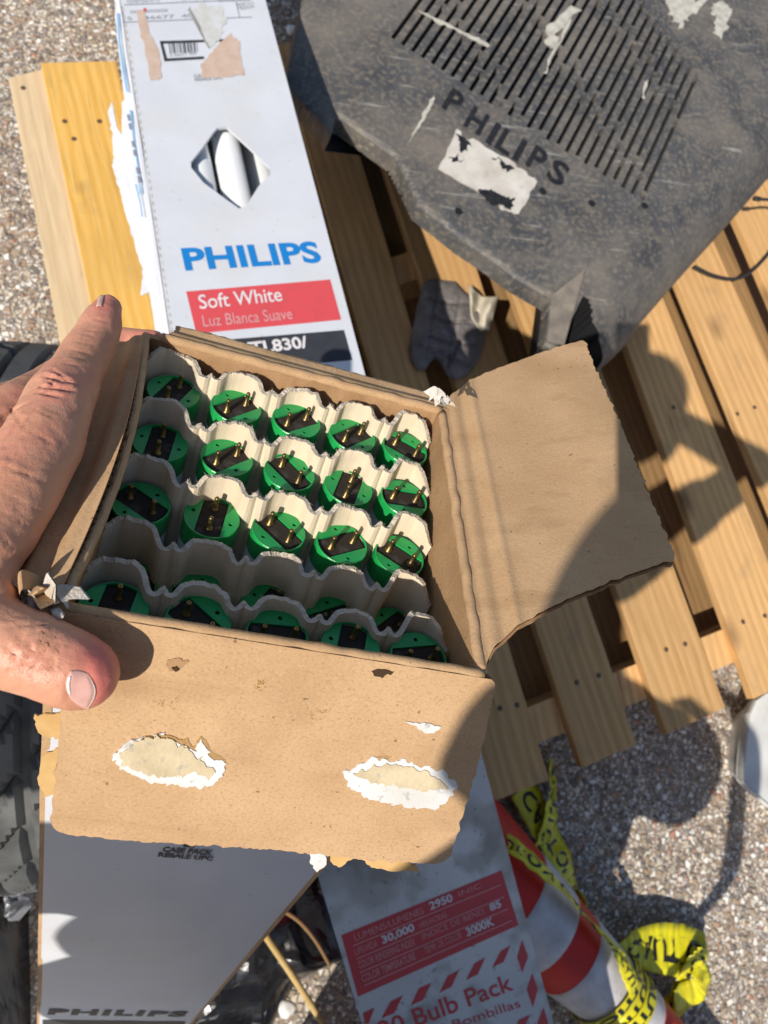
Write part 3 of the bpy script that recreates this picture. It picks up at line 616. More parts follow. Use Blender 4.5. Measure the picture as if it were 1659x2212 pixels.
# ------------------------------------------------------------------ the green-capped lamp tubes
RC = .0129
def arcpts(r, a0, a1, n): return [(r * math.cos(a0 + (a1 - a0) * i / n), r * math.sin(a0 + (a1 - a0) * i / n)) for i in range(n + 1)]
def make_tube():
    M = Matrix()
    r = thing('lamp_tube', 'x', 'lamp tube', M)
    V, F = lathe([(.0127, -.0125), (.0127, -1.14)], 28); mesh('glass_tube', V, F, GLASS, r, M, smooth=True, world=False)
    cap = []
    prof = [(.0121, -.0013), (.0121, 0), (.0126, .0001), (.0129, -.0004), (.0130, -.0125), (.0127, -.0128)]
    cap.append(lathe(prof, 40, closed=False)); hw = .0058
    for s in (-1, 1):
        a = math.asin(hw / .0121); L = arcpts(.0121, a, math.pi - a, 24)
        L = [(x, s * y) for x, y in L]; hole = [(.0010 * math.cos(t) + .0015 * s, s * .0090 + .0010 * math.sin(t)) for t in [k * math.pi / 4 for k in range(8)]]
        cap.append(poly_sheet([L, hole], lambda x, y, n: Vector((x, y, n + .0006 * abs(y) / .012)), -.0006, -.0016))
    V, F = join(cap); mesh('end_cap', V, F, GREEN, r, M, world=False)
    V, F = lathe([(.0001, -.0018), (.0120, -.0018), (.0120, -.004)], 32, closed=False); b = join([(V, F), box_vf(-.0108, .0108, -.0057, .0057, -.003, -.0013, .0003)]); mesh('insulator', *b, BLACKP, r, M, world=False)
    for s in (-1, 1):
        V, F = lathe([(.0019, -.0014), (.0019, -.0007), (.00112, -.0004), (.00110, .0055), (.00113, .0062), (.0008, .0068), (.0004, .0068), (.0004, .0058)], 14)
        mesh('pin', [Vector((v.x + s * .00635, v.y, v.z)) for v in V], F, BRASS, r, M, smooth=True, world=False)
    return r
proto = make_tube()
RN = ['back row', 'second row from the back', 'middle row', 'row second from the front', 'front row']
CN = ['leftmost', 'second from the left', 'middle', 'second from the right', 'rightmost']
rowy = [.1475, .1155, .0820, .0510, .0175]; rowa = [-.0130, -.0200, -.0270, -.0460, -.0180]; colx = [.0215, .0530, .0845, .1155, .1455]
# turn of the pins of each tube, degrees, read off the photograph
ANG = [[70, 45, 40, 45, -25], [88, 45, -45, 75, 5], [-30, 85, -42, 30, -30], [20, 10, 60, 30, 45], [85, -38, 5, 80, 15]]
first = True
for r_ in range(5):
    for c_ in range(5):
        if first: o = proto; first = False; kids = []
        else:
            o = proto.copy(); COL.objects.link(o)
            for ch in list(proto.children): d = ch.copy(); COL.objects.link(d); d.parent = o
        a = rowa[r_] + .0015 * nz(r_ * 3.3, c_ * 2.7)
        tilt = Matrix.Rotation(.05 * nz(r_, c_ * 1.3, 5), 4, 'X') @ Matrix.Rotation(.05 * nz(r_ * 2, c_, 8), 4, 'Y')
        o.matrix_world = BM @ Matrix.Translation((colx[c_] + (.0 if r_ != 2 else -.0015), rowy[r_] + .001 * nz(r_, c_, 9), a)) @ tilt @ Matrix.Rotation(math.radians(ANG[r_][c_]), 4, 'Z')
        tag(o, 'green-capped lamp tube, %s in the %s' % (CN[c_], RN[r_]), 'lamp tube', 'green-capped tubes in the open carton')
# ------------------------------------------------------------------ moulded pulp trays between the rows
def tray(k, yc, top, label, back=.0145):
    r = thing('pulp_tray', label, 'tray', BM @ Matrix.Translation((BW / 2, yc + .012, -.09)), 'pulp trays between the tube rows')
    rnd_s = k * 13.7
    mids = [(colx[i] + colx[i + 1]) / 2 for i in range(4)]
    jit = [.0009 * nz(k * 5.1, i * 3.7) for i in range(8)]
    def yline(x, d):
        f = max(0, 1 - d / .05)
        # plateau over the first and last tubes, arches over the middle three, ribs between
        m_ = min(range(4), key=lambda q: abs(mids[q] - x)); dm = abs(x - mids[m_])
        if x < colx[0] + .009:
            y = .0162 + .0025 * f
            if x < .0125: y -= (.0125 - x) * 1.25
            if x > colx[0] + .003: y -= (x - colx[0] - .003) * .55
        elif x > colx[4] - .0095:
            y = .0165 + .0010 * f
            if x < colx[4] - .0055: y -= (colx[4] - .0055 - x) * 1.9
            if x > BW - .014: y -= (x - BW + .014) * 1.2
        else:
            xi = min(colx, key=lambda q: abs(q - x)); dx = abs(x - xi); y = max(.0050, math.sqrt(max(0, back * back - (dx * .93) ** 2))) if dx < .0135 else .005
        y = min(y, 1) + jit[m_]
        if dm < .0052:
            y = .0062 * f + .0020 * (1 - f) + .0046 * f * math.exp(-((x - mids[m_] - .0004) / .00145) ** 2) + jit[m_ + 4]
            y += max(0, dm - .0036) * 1.2
        return yc + y
    xsn = 230; x0, x1 = .0040, BW - .0045
    raw = [yline(x0 + (x1 - x0) * i / xsn, 0) for i in range(xsn + 1)]
    raw2 = [yline(x0 + (x1 - x0) * i / xsn, .06) for i in range(xsn + 1)]
    sm = lambda a: [sum(a[max(0, min(xsn, i + j))] * w_ for j, w_ in ((-2, .1), (-1, .23), (0, .34), (1, .23), (2, .1))) for i in range(xsn + 1)]
    raw, raw2 = sm(sm(raw)), sm(sm(sm(sm(raw2))))
    def fn(s, t):
        i = min(int(s * xsn + .5), xsn); x = x0 + (x1 - x0) * s; d = (t ** 1.6) * .085
        f = min(1, d / .05); y = raw[i] * (1 - f) + raw2[i] * f
        up = top + .0022 * nz(x * 60, rnd_s) + .0012 * nz(x * 340, rnd_s) + .0006 * nz(x * 1100, rnd_s)
        # tops of the arches stand a little higher than the lobes between them
        up += (.0055 if y - yc > .012 else .0055 * max(0, (y - yc - .006) / .006)) * .5
        if x < .010: up -= (.010 - x) * .5
        if x > BW - .011: up -= (x - (BW - .011)) * .8
        return Vector((x, y + .0006 * nz(x * 80, t * 5, rnd_s) + .0025 * (1 - min(1, d / .012)) * .4, up - d))
    V, F, K = grid_sheet(lambda s, t: bx(*fn(s, t)), xsn, 26, .0023)
    mesh('tray_wall', V, F, [PULP, PULP, PULPE], r, mi=K, smooth=False)
    # fibres along the torn edge
    random.seed(k + 40); V = []; F = []
    for i in range(150):
        p = fn(rnd(), 0); q = p + Vector((random.gauss(0, .0008), random.gauss(-.0006, .0008), random.gauss(.0007, .0006))); w_ = Vector((.00011, .00005, 0)); n = len(V)
        V += [bx(*(p - w_)), bx(*(p + w_)), bx(*q)]; F.append((n, n + 1, n + 2))
    mesh('fibre_fringe', V, F, PULPE, r)
    return r
TL = ['pulp tray furthest back, behind the back row of tubes', 'second pulp tray from the back, its right half in sun', 'middle pulp tray, lit on its right half and grey on its left', 'pulp tray second from the front, wholly in shade', 'frontmost pulp tray, wholly in shade behind the front row']
for k, (yc, top) in enumerate(zip(rowy, (-.0055, -.0120, -.0180, -.0270, -.0150))): tray(k, yc, top, TL[k])

# ================================================================== TELEVISION BACK
HT = .38
tvp = lambda x, y: on(x, y, HT)
tfc = Face(tvp(1150, 300), tvp(1400, 430) - tvp(850, 80), tvp(850 + 114, 80 - 164) - tvp(850, 80))   # X across the slots, Y along them
TVO = [(668, -60), (640, 60), (622, 150), (619, 182), (640, 205), (700, 268), (716, 291), (721, 270), (726, 243), (760, 268), (850, 333), (880, 385), (905, 440), (950, 475), (1000, 515), (1060, 555), (1120, 600), (1190, 640), (1187, 690), (1180, 738), (1215, 775), (1288, 780), (1340, 752), (1392, 708), (1424, 676), (1446, 640), (1540, 530), (1659, 398), (1760, 280), (1900, 100), (1760, -160), (1300, -420), (900, -300)]
DIRT = (.23, .19, .14)
def tv_x(t, N, L, b, mp, c):
    c = layer(t, N, L, b, mp.outputs[0], c, DIRT, 120, .48, .66, detail=8, fac=.6)
    c = layer(t, N, L, b, mp.outputs[0], c, (.15, .13, .105), 26, .48, .66, detail=9, fac=.55)
    c = layer(t, N, L, b, mp.outputs[0], c, (.21, .18, .145), 5, .45, .66, detail=5, fac=.55)
    ms = N.new('ShaderNodeMapping'); ms.inputs['Scale'].default_value = (.08, 1, 1); ms.inputs['Rotation'].default_value = (0, 0, .9); L.new(mp.outputs[0], ms.inputs[0]); c = layer(t, N, L, b, ms.outputs[0], c, (.42, .40, .36), 90, .66, .74, detail=4, fac=.5)
    c = layer(t, N, L, b, mp.outputs[0], c, (.035, .035, .04), 18, .62, .72, detail=6, fac=.6)
    r = N.new('ShaderNodeMapRange'); n = N.new('ShaderNodeTexNoise'); n.inputs['Scale'].default_value = 8; L.new(mp.outputs[0], n.inputs[0]); r.inputs[3].default_value = .45; r.inputs[4].default_value = .8
    L.new(n.outputs[0], r.inputs[0]); L.new(r.outputs[0], b.inputs['Roughness'])
TVM = mat('dirty_black_plastic', (.046, .047, .050), .55, .45, col2=(.075, .075, .076), nscale=14, bump=.25, bscale=500, bdist=.0008, extra=tv_x)
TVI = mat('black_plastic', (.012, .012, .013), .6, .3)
LET = mat('raised_black_lettering', (.010, .010, .012), .5, .4, col2=(.022, .021, .02), nscale=120)
tv = thing('crt_television', 'dusty black tube television lying with its slotted back cover up on the pallet', 'television', Vector((tvp(1150, 300).x, tvp(1150, 300).y, HD)))
tfM = frame(tfc.O, tfc.X, tfc.Y); tfi = tfM.inverted()
Po = [tfc.loc(tfc.hit(x, y)) for x, y in TVO]
def inside(x, y):
    c = False; n = len(Po)
    for i in range(n):
        x1, y1_ = Po[i]; x2, y2 = Po[(i + 1) % n]
        if (y1_ > y) != (y2 > y) and x < (x2 - x1) * (y - y1_) / (y2 - y1_) + x1: c = not c
    return c
def edist(x, y, segs=None):
    d = 9; q = None
    for i in range(len(Po)) if segs is None else segs:
        ax, ay = Po[i]; bx_, by = Po[(i + 1) % len(Po)]; vx, vy = bx_ - ax, by - ay; t = max(0, min(1, ((x - ax) * vx + (y - ay) * vy) / (vx * vx + vy * vy)))
        cx_, cy_ = ax + t * vx, ay + t * vy; dd = math.hypot(x - cx_, y - cy_)
        if dd < d: d = dd; q = (cx_, cy_)
    return d, q
def pin(x, y, P):
    c = False; n = len(P)
    for i in range(n):
        x1, y1_ = P[i]; x2, y2 = P[(i + 1) % n]
        if (y1_ > y) != (y2 > y) and x < (x2 - x1) * (y - y1_) / (y2 - y1_) + x1: c = not c
    return c
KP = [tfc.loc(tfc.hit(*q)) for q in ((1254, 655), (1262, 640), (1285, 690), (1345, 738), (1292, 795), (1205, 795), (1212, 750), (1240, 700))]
RS = list(range(21, 30))     # rim segments on the right, where the shell rolls over
def tz(x, y):
    d, _ = edist(x, y, RS); z = 0
    if d < .10: z -= .075 * (1 - d / .10) ** 2.0
    d2, _ = edist(x, y)
    if d2 < .008: z -= .006 * (1 - d2 / .008) ** 2
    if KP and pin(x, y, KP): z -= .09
    return z
# slot layout in the face frame (metres)
l0 = Vector(tfc.loc(tfc.hit(847, 84))); l1 = Vector(tfc.loc(tfc.hit(1385, 432)))
NS = 27; slots = []
u0, u1 = l0.x, l1.x; pitch = (u1 - u0) / (NS - 1); sw_ = pitch * .37
for i in range(NS):
    u = u0 + pitch * i; t = i / (NS - 1); vb = l0.y + (l1.y - l0.y) * t + .004 * (i % 2)
    topm = Vector(tfc.loc(tfc.hit(1550, 193))); tm2 = Vector(tfc.loc(tfc.hit(1400, 15))); tt = (tm2.x - u0) / (u1 - u0); vt = topm.y + (tm2.y - topm.y) * (1 - t) / max(.05, 1 - tt)
    slots.append((u - sw_ / 2, u + sw_ / 2, vb, vt))
us = sorted(set([round(s[0], 5) for s in slots] + [round(s[1], 5) for s in slots]))
xmin, xmax = min(p[0] for p in Po), max(p[0] for p in Po); ymin, ymax = min(p[1] for p in Po), max(p[1] for p in Po)
x = us[0]
while x > xmin - .01: x -= .007; us.insert(0, x)
x = us[-1]
while x < xmax + .01: x += .007; us.append(x)
k = 0
while k < len(us) - 1:
    if us[k + 1] - us[k] > .008: us.insert(k + 1, (us[k] + us[k + 1]) / 2)
    k += 1
vs = list(np.arange(ymin - .006, ymax + .012, .0055))
bm = bmesh.new(); vid = {}
def gv(i, j):
    if (i, j) not in vid:
        x, y = us[i], vs[j]
        if not inside(x, y):
            d, q = edist(x, y); x, y = q
        vid[(i, j)] = bm.verts.new((x, y, tz(x, y)))
    return vid[(i, j)]
slotf = []
def in_slot(xc, yc):
    for n_, (a, b, c, d) in enumerate(slots):
        if a < xc < b and c < yc < d:
            ph = (yc - c + n_ * .0137 + (n_ % 3) * .02) % .21
            return not (ph > .204)
    return False
for i in range(len(us) - 1):
    for j in range(len(vs) - 1):
        cs = ((i, j), (i + 1, j), (i + 1, j + 1), (i, j + 1)); ni = sum(inside(us[a], vs[b]) for a, b in cs)
        xc, yc = (us[i] + us[i + 1]) / 2, (vs[j] + vs[j + 1]) / 2
        if ni >= 2 or (ni and inside(xc, yc)):
            q = [gv(*c) for c in cs]
            try: f = bm.faces.new(q)
            except ValueError: continue
            if in_slot(xc, yc): slotf.append(f)
bmesh.ops.remove_doubles(bm, verts=bm.verts, dist=.0002)
slotf = [f for f in slotf if f.is_valid]
r = bmesh.ops.extrude_face_region(bm, geom=slotf)
bmesh.ops.translate(bm, verts=[v for v in r['geom'] if isinstance(v, bmesh.types.BMVert)], vec=(0, 0, -.016))
fl_ = set(g for g in r['geom'] if isinstance(g, bmesh.types.BMFace))
bmesh.ops.delete(bm, geom=[f for f in slotf if f.is_valid and f not in fl_], context='FACES')
for f in bm.faces: f.material_index = 1 if (f in fl_ or sum(v.co.z < -.05 and pin(v.co.x, v.co.y, KP) for v in f.verts) > 0) else 0  # black on the near-corner recess stands for shadow falling there
old_ = set(bm.faces)
be = [e for e in bm.edges if len(e.link_faces) == 1]
r0 = bmesh.ops.extrude_edge_only(bm, edges=be)
for v in [g for g in r0['geom'] if isinstance(g, bmesh.types.BMVert)]:
    n_ = Vector((v.co.x, v.co.y)) - Vector(tfc.loc(tfc.hit(1200, 250))); v.co.z -= .030; v.co.x += n_.x * .012; v.co.y += n_.y * .012
old_ = set(bm.faces); be = [g for g in r0['geom'] if isinstance(g, bmesh.types.BMEdge)]
r = bmesh.ops.extrude_edge_only(bm, edges=be); down = tfi.to_3x3() @ Vector((0, 0, -1))
for v in [g for g in r['geom'] if isinstance(g, bmesh.types.BMVert)]:
    p = tfM @ v.co; c = Vector((tvp(1150, 300).x, tvp(1150, 300).y, 0)); p2 = Vector((p.x, p.y, HD + .001)); p2 = c + (p2 - c) * .30 + Vector((.16, .16, 0)); p2.z = HD + .001
    v.co = tfi @ p2
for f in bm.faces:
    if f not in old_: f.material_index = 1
bmesh.ops.recalc_face_normals(bm, faces=bm.faces)
mi = [f.material_index for f in bm.faces]; V, F = bm_vf(bm)
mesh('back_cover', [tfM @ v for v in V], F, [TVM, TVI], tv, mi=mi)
def tvq(BLp, BRp, TLp, lift=.0006): return quad_fn(tfc, BLp, BRp, TLp, lift=lift)
# raised maker's lettering, each letter on its own place along the line
for i, (ch, x, y) in enumerate(zip('PHILIPS', (980, 1029, 1065, 1093, 1122, 1160, 1205), (221, 262, 290, 308, 326, 345, 374))):
    wv = 14 if ch == 'I' else 42 if ch in 'HS' else 36
    dx, dy = .82, .57; hx, hy = .50, -.87; hh = 50; x -= wv * dx / 2 + hh * hx / 2; y -= wv * dy / 2 + hh * hy / 2
    V, F = text_vf(ch, .03)
    fn = tvq((x, y), (x + wv * dx, y + wv * dy), (x + hh * hx, y + hh * hy), .0016)
    mesh('raised_letter', [fn(u, v) for u, v in V], F, LET, tv)
def sheet_on(face, pts, m, name, parent, lift, amp, seed, th=.0004, n=6):
    V, F = poly_sheet([rough_poly(pts, amp, n, seed)], lambda x, y, k: face.hit(x, y) + face.N * (k + lift), th, -.0004); return mesh(name, V, F, m, parent)
def lab_x(t, N, L, b, mp, c): layer(t, N, L, b, mp.outputs[0], c, (.38, .33, .27), 40, .55, .7, fac=.6)
sheet_on(tfc, [(988, 280), (1003, 303), (1020, 300), (1110, 353), (1160, 392), (1120, 463), (1098, 458), (1075, 448), (1085, 428), (1050, 412), (1030, 415), (946, 366)], mat('worn_white_label', (.58, .55, .50), .6, .3, col2=(.47, .43, .37), nscale=30, bump=.3, bscale=200, extra=lab_x), 'worn_label', tv, .0008, 3, 2)
for i, pts in enumerate(([(985, 292), (1003, 300), (1018, 318), (1005, 328), (992, 320), (996, 308)], [(970, 340), (985, 338), (1000, 348), (985, 352)], [(1068, 340), (1085, 345), (1108, 365), (1095, 370), (1080, 356)], [(1032, 413), (1060, 410), (1080, 425), (1110, 430), (1105, 452), (1085, 445), (1060, 440)])): sheet_on(tfc, pts, LET, 'label_wear', tv, .0014, 5, i)
PAINT = mat('pale_splatter', (.52, .49, .42), .6, .3, col2=(.36, .34, .29), nscale=70, bump=.5, bscale=200)
for i, (pts, amp) in enumerate((([(1440, 0), (1475, -10), (1520, 5), (1490, 35), (1475, 60), (1452, 45)], 9), ([(1535, 20), (1560, 0), (1580, 30), (1560, 80), (1540, 75), (1545, 45)], 6), ([(1592, 115), (1605, 130), (1625, 175), (1640, 215), (1650, 250), (1630, 225), (1610, 180)], 5),
    ([(1180, 60), (1235, 10), (1250, 20), (1200, 75), (1210, 95), (1180, 100)], 9), ([(1385, 210), (1392, 178), (1400, 172), (1393, 200), (1390, 216)], 2), ([(905, 265), (930, 215), (940, 203), (935, 225), (912, 268), (885, 305), (878, 312)], 3), ([(1590, 420), (1598, 390), (1625, 320), (1630, 330), (1606, 395), (1596, 445)], 2), ([(1175, 160), (1185, 130), (1230, 40), (1234, 46), (1190, 130), (1182, 160)], 2),
    ([(900, 22), (960, 50), (1020, 78), (1060, 98), (1056, 104), (1000, 76), (940, 48)], 3), ([(1640, 30), (1659, 20), (1662, 60), (1645, 55)], 5))):
    if i in (2, 6, 9): continue
    sheet_on(tfc, pts, PAINT, 'paint_splatter', tv, .0008, amp, i * 3)
# stepped ledge with the near-corner recess, sunk and blackened for the shadow there
lm = [tvp(1190, 641), tvp(1258, 588), tvp(1216, 748), tvp(1181, 738)]
up = Vector((0, 0, 1)); V = [p + up * .001 for p in lm] + [lm[0] + up * .003, lm[1] + up * .010, lm[2] + up * .004, lm[3] + up * .002]
mesh('moulded_ledge', V, [(0, 1, 5, 4), (1, 2, 6, 5), (2, 3, 7, 6), (3, 0, 4, 7), (4, 5, 6, 7), (3, 2, 1, 0)], mat('dusty_ledge_plastic', (.25, .21, .165), .8, .2, col2=(.15, .13, .11), nscale=40, bump=.3), tv)
for px, py in ((1172, 414), (1278, 440), (1392, 445), (990, 457)):
    q = tfc.hit(px, py); V, F = lathe([(.007, .0007), (.006, .0010), (.003, .0002), (.0001, .0001)], 18, closed=False); M = frame(q + tfc.N * .0006, tfc.X, tfc.Y); mesh('screw_hole', [M @ v for v in V], F, TVI, tv)
# black cable loop at the right edge
cp = spline([on(1500, 575, HD + .03), on(1545, 596, HD + .025), on(1600, 600, HD + .02), on(1650, 560, HD + .02), on(1690, 500, HD + .03), on(1680, 440, HD + .06), on(1640, 430, HD + .1)], 10)
V, F = tube_vf(cp, .0035, 10); CABM = mat('black_cable_rubber', (.02, .02, .022), .5, .4)
cab = thing('cable', 'thin black cable looping out from the right side of the television', 'cable', cp[0]); mesh('cable_run', V, F, CABM, cab, smooth=True)
V, F = tube_vf([cp[-1], cp[-1] + (cp[-1] - cp[-2]).normalized() * .025], .0055, 10); mesh('strain_relief', V, F, CABM, cab, smooth=True)

# ================================================================== CRUMPLED GLOVE
def blob_remesh(parts, voxel, smooth, M=None):
    """union of closed shapes -> one continuous skin"""
    V, F = join(parts); me = bpy.data.meshes.new('t'); me.from_pydata([tuple(v) for v in V], [], F); o = bpy.data.objects.new('t', me); COL.objects.link(o)
    a = o.modifiers.new('r', 'REMESH'); a.mode = 'VOXEL'; a.voxel_size = voxel; b = o.modifiers.new('s', 'SMOOTH'); b.factor = .6; b.iterations = smooth
    dg = bpy.context.evaluated_depsgraph_get(); m = o.evaluated_get(dg).to_mesh(); V = [v.co.copy() for v in m.vertices]; F = [list(p.vertices) for p in m.polygons]; N = [v.normal.copy() for v in m.vertices]
    o.evaluated_get(dg).to_mesh_clear(); bpy.data.objects.remove(o); bpy.data.meshes.remove(me); return V, F, N
def cap_vf(p0, r0, p1, r1, seg=20, rings=7):
    d = (p1 - p0); L = d.length; d.normalize(); a = d.cross(Vector((.3, .5, .81))).normalized(); b = d.cross(a); V = []; F = []; prof = []
    for i in range(rings + 1): t = math.pi / 2 * i / rings; prof.append((-r0 * math.cos(t), r0 * math.sin(t)))
    for i in range(rings + 1): t = math.pi / 2 * i / rings; prof.append((L + r1 * math.sin(t), r1 * math.cos(t)))
    for z, r in prof:
        for k in range(seg): t = 2 * math.pi * k / seg; V.append(p0 + d * z + (a * math.cos(t) + b * math.sin(t)) * max(r, 1e-5))
    n = len(prof)
    for i in range(n - 1):
        for k in range(seg): F.append([i * seg + k, i * seg + (k + 1) % seg, (i + 1) * seg + (k + 1) % seg, (i + 1) * seg + k])
    F.append(list(range(seg))[::-1]); F.append([(n - 1) * seg + k for k in range(seg)]); return V, F
def chain(pts, seg=20):
    return [cap_vf(pts[i][0], pts[i][1], pts[i + 1][0], pts[i + 1][1], seg) for i in range(len(pts) - 1)]
GLV = mat('dark_grey_fabric', (.16, .145, .14), .95, .05, col2=(.24, .215, .21), nscale=40, bump=.6, bscale=500, bdist=.001)
GLC = mat('cream_cuff_cloth', (.55, .50, .40), .9, .15, col2=(.45, .40, .31), nscale=40, bump=.6, bscale=300, bdist=.001)
OUT = [(912, 612), (930, 602), (960, 605), (985, 608), (1003, 628), (1030, 650), (1045, 672), (1052, 700), (1045, 745), (1035, 775), (1022, 795), (1005, 815), (985, 822), (965, 812), (950, 786), (940, 775), (930, 782), (918, 800), (900, 800), (886, 780), (882, 755), (890, 715), (897, 680), (905, 645)]
cg = Vector((965, 712)); V = []; F = []; nr = 40; ns = 120
for r in range(nr + 1):
    for k in range(ns):
        t = k / ns * len(OUT); i = int(t); f = t - i; a = Vector(OUT[i]).lerp(Vector(OUT[(i + 1) % len(OUT)]), f); q = (r / nr) ** .8; X_, Y_ = cg.lerp(a, q)
        z = .030 * math.sqrt(max(0, 1 - q ** 3)) + .012 * (1 - q)
        for y_, kk in ((650, .12), (690, .16), (735, .16)):
            l = Y_ - (y_ + (X_ - 960) * kk + 3 * math.sin(X_ * .06)); z -= .0085 * math.exp(-(l / 3.5) ** 2) * (1 - q ** 4)
        for x_ in (935, 985): l = X_ - x_ + (Y_ - 700) * .18; z -= .005 * math.exp(-(l / 4) ** 2) * (1 - q ** 4)
        l = Y_ - (765 + (X_ - 960) * .35); z -= .008 * math.exp(-(l / 5) ** 2) * (1 - q ** 4)
        l = (X_ - 975) + (Y_ - 775) * .5; z -= .012 * math.exp(-(l / 5) ** 2) * (Y_ > 735) * (1 - q ** 4)
        z += .008 * nz(X_ * .03, Y_ * .03, 3) * (1 - q ** 3) + .0015 * nz(X_ * .12, Y_ * .12, 7)
        V.append(on(X_, Y_, HD + .004 + max(0, z)))
for r in range(nr):
    for k in range(ns): F.append((r * ns + k, r * ns + (k + 1) % ns, (r + 1) * ns + (k + 1) % ns, (r + 1) * ns + k))
V2 = V
gl = thing('crumpled_glove', 'crumpled dark grey padded work glove with a cream cuff lying on the pallet', 'glove', on(960, 720, HD))
mesh('glove_body', V2, F, GLV, gl, smooth=True)
def cuff(s, t):
    pts = [(1010, 612), (1042, 640), (1078, 640)]; pts2 = [(1020, 690), (1040, 715), (1058, 712)]
    k = s * 2; i = min(int(k), 1); f_ = k - i; a = Vector(pts[i]).lerp(Vector(pts[i + 1]), f_); b = Vector(pts2[i]).lerp(Vector(pts2[i + 1]), f_); p = a.lerp(b, t)
    return on(p.x, p.y, HD + .032 + .016 * nz(s * 2.6, t * 2, 3) + .008 * math.sin(s * 9 + t * 3))
V, F, K = grid_sheet(cuff, 24, 24, -.002); mesh('glove_cuff', V, F, GLC, gl, smooth=True)

# ================================================================== TYRE
RUB = mat('dusty_tyre_rubber', (.065, .068, .068), .75, .3, col2=(.13, .13, .125), nscale=22, bump=.4, bscale=300, bdist=.001)
ty_top = on(-72, 1185, .65); TYc = Vector((ty_top.x, ty_top.y, .325))
axv = Vector((1, -.06, 0)).normalized(); TM = frame(TYc, Vector((0, 0, 1)).cross(axv), Vector((0, 0, 1)))   # z = axle
TM = Matrix((Vector((axv.y * -1, axv.x, 0)), Vector((0, 0, 1)), axv)).transposed().to_4x4(); TM.translation = TYc
tyre = thing('tyre', 'dusty black tyre standing behind the hand at the left edge', 'tyre', Matrix.Translation((TYc.x, TYc.y, 0)))
V = []; F = []; nseg = 220; prof = [(.20, -.085), (.255, -.105), (.285, -.098)] + [(0, z) for z in np.linspace(-.085, .085, 35)] + [(.285, .098), (.255, .105), (.20, .085)]
for k in range(nseg):
    t = 2 * math.pi * k / nseg
    for i, (r, z) in enumerate(prof):
        if r == 0:
            r = .300 - .006 * (z / .085) ** 2
            gr = min(abs(abs(z) - .052), abs(abs(z) - .016)); g1 = gr < .0035
            lat = ((k + int(abs(z) * 160)) % 7) == 0 and not (abs(z) < .014)
            if g1 or lat: r -= .008
        V.append(TM @ Vector((r * 1.083 * math.cos(t), r * 1.083 * math.sin(t), z)))
n = len(prof)
for k in range(nseg):
    for i in range(n - 1): a = k * n + i; b = ((k + 1) % nseg) * n + i; F.append((a, b, b + 1, a + 1))
mesh('tread', V, F, RUB, tyre)
V, F = lathe([(.20, -.084), (.19, -.07), (.185, 0), (.19, .07), (.20, .084), (.17, .05), (.06, .045), (.06, -.045), (.17, -.05), (.20, -.084)], 60, closed=False)
mesh('rim', [TM @ v for v in V], F, mat('dull_rim_metal', (.25, .25, .26), .5, .5, metal=.8), tyre, smooth=True)

# ================================================================== LOWER LEFT AND MIDDLE LITTER
BAG = mat('black_plastic_film', (.012, .012, .014), .25, .6, bump=.3, bscale=60, bdist=.003)
def heap(name, label, cat, outline, hgt, m, seed, amp=.05, sc=9, lo=0.0):
    """crumpled sheet heap over an outline of view points at ground level"""
    P = [on(x, y, lo + .002) for x, y in outline]; c = sum(P, Vector()) / len(P); V = [c + Vector((0, 0, hgt))]; F = []; nr = 22; ns = 60
    per = []
    for k in range(ns):
        t = k / ns * len(P); i = int(t); per.append(P[i].lerp(P[(i + 1) % len(P)], t - i))
    for r in range(1, nr + 1):
        for k in range(ns):
            f = r / nr; p = c.lerp(per[k], f); z = hgt * (1 - f ** 2.5)
            d = amp * (abs(nz(p.x * sc, p.y * sc, seed)) + .5 * abs(nz(p.x * sc * 2.3, p.y * sc * 2.3, seed + 4)) - .3) * min(1, (1 - f) * 4)
            V.append(Vector((p.x, p.y, max(lo + .001, lo + z + d))))
    for k in range(ns): F.append((0, 1 + k, 1 + (k + 1) % ns))
    for r in range(nr - 1):
        for k in range(ns): a = 1 + r * ns; F.append((a + k, a + ns + k, a + ns + (k + 1) % ns, a + (k + 1) % ns))
    return tag(mesh(name, V, F, m, None, Matrix.Translation(Vector((c.x, c.y, lo))), smooth=False), label, cat)
heap('plastic_bag', 'black plastic bag crumpled beside the tyre at the lower left edge', 'bag', [(-260, 1560), (-60, 1600), (30, 1780), (60, 1900), (70, 2330), (-260, 2330)], .12, BAG, 3)
heap('plastic_bag', 'black plastic bag crumpled between the two lower cartons', 'bag', [(330, 1900), (560, 1840), (740, 1860), (770, 2060), (640, 2120), (560, 2270), (300, 2300)], .07, BAG, 7, sc=7)
FOIL = mat('crumpled_foil', (.45, .46, .48), .3, .5, metal=.7, bump=.5, bscale=80, bdist=.003)
heap('foil_scrap', 'crumpled silver foil scrap on the black bag at the lower left', 'scrap', [(2, 1890), (30, 1880), (62, 1900), (66, 1960), (40, 1990), (12, 1970)], .03, FOIL, 5, amp=.06, sc=40, lo=.12)
STK = mat('dry_reed', (.52, .38, .16), .7, .3, col2=(.42, .28, .10), nscale=60, stretch=(1, 1, .1), bump=.3, bscale=200)
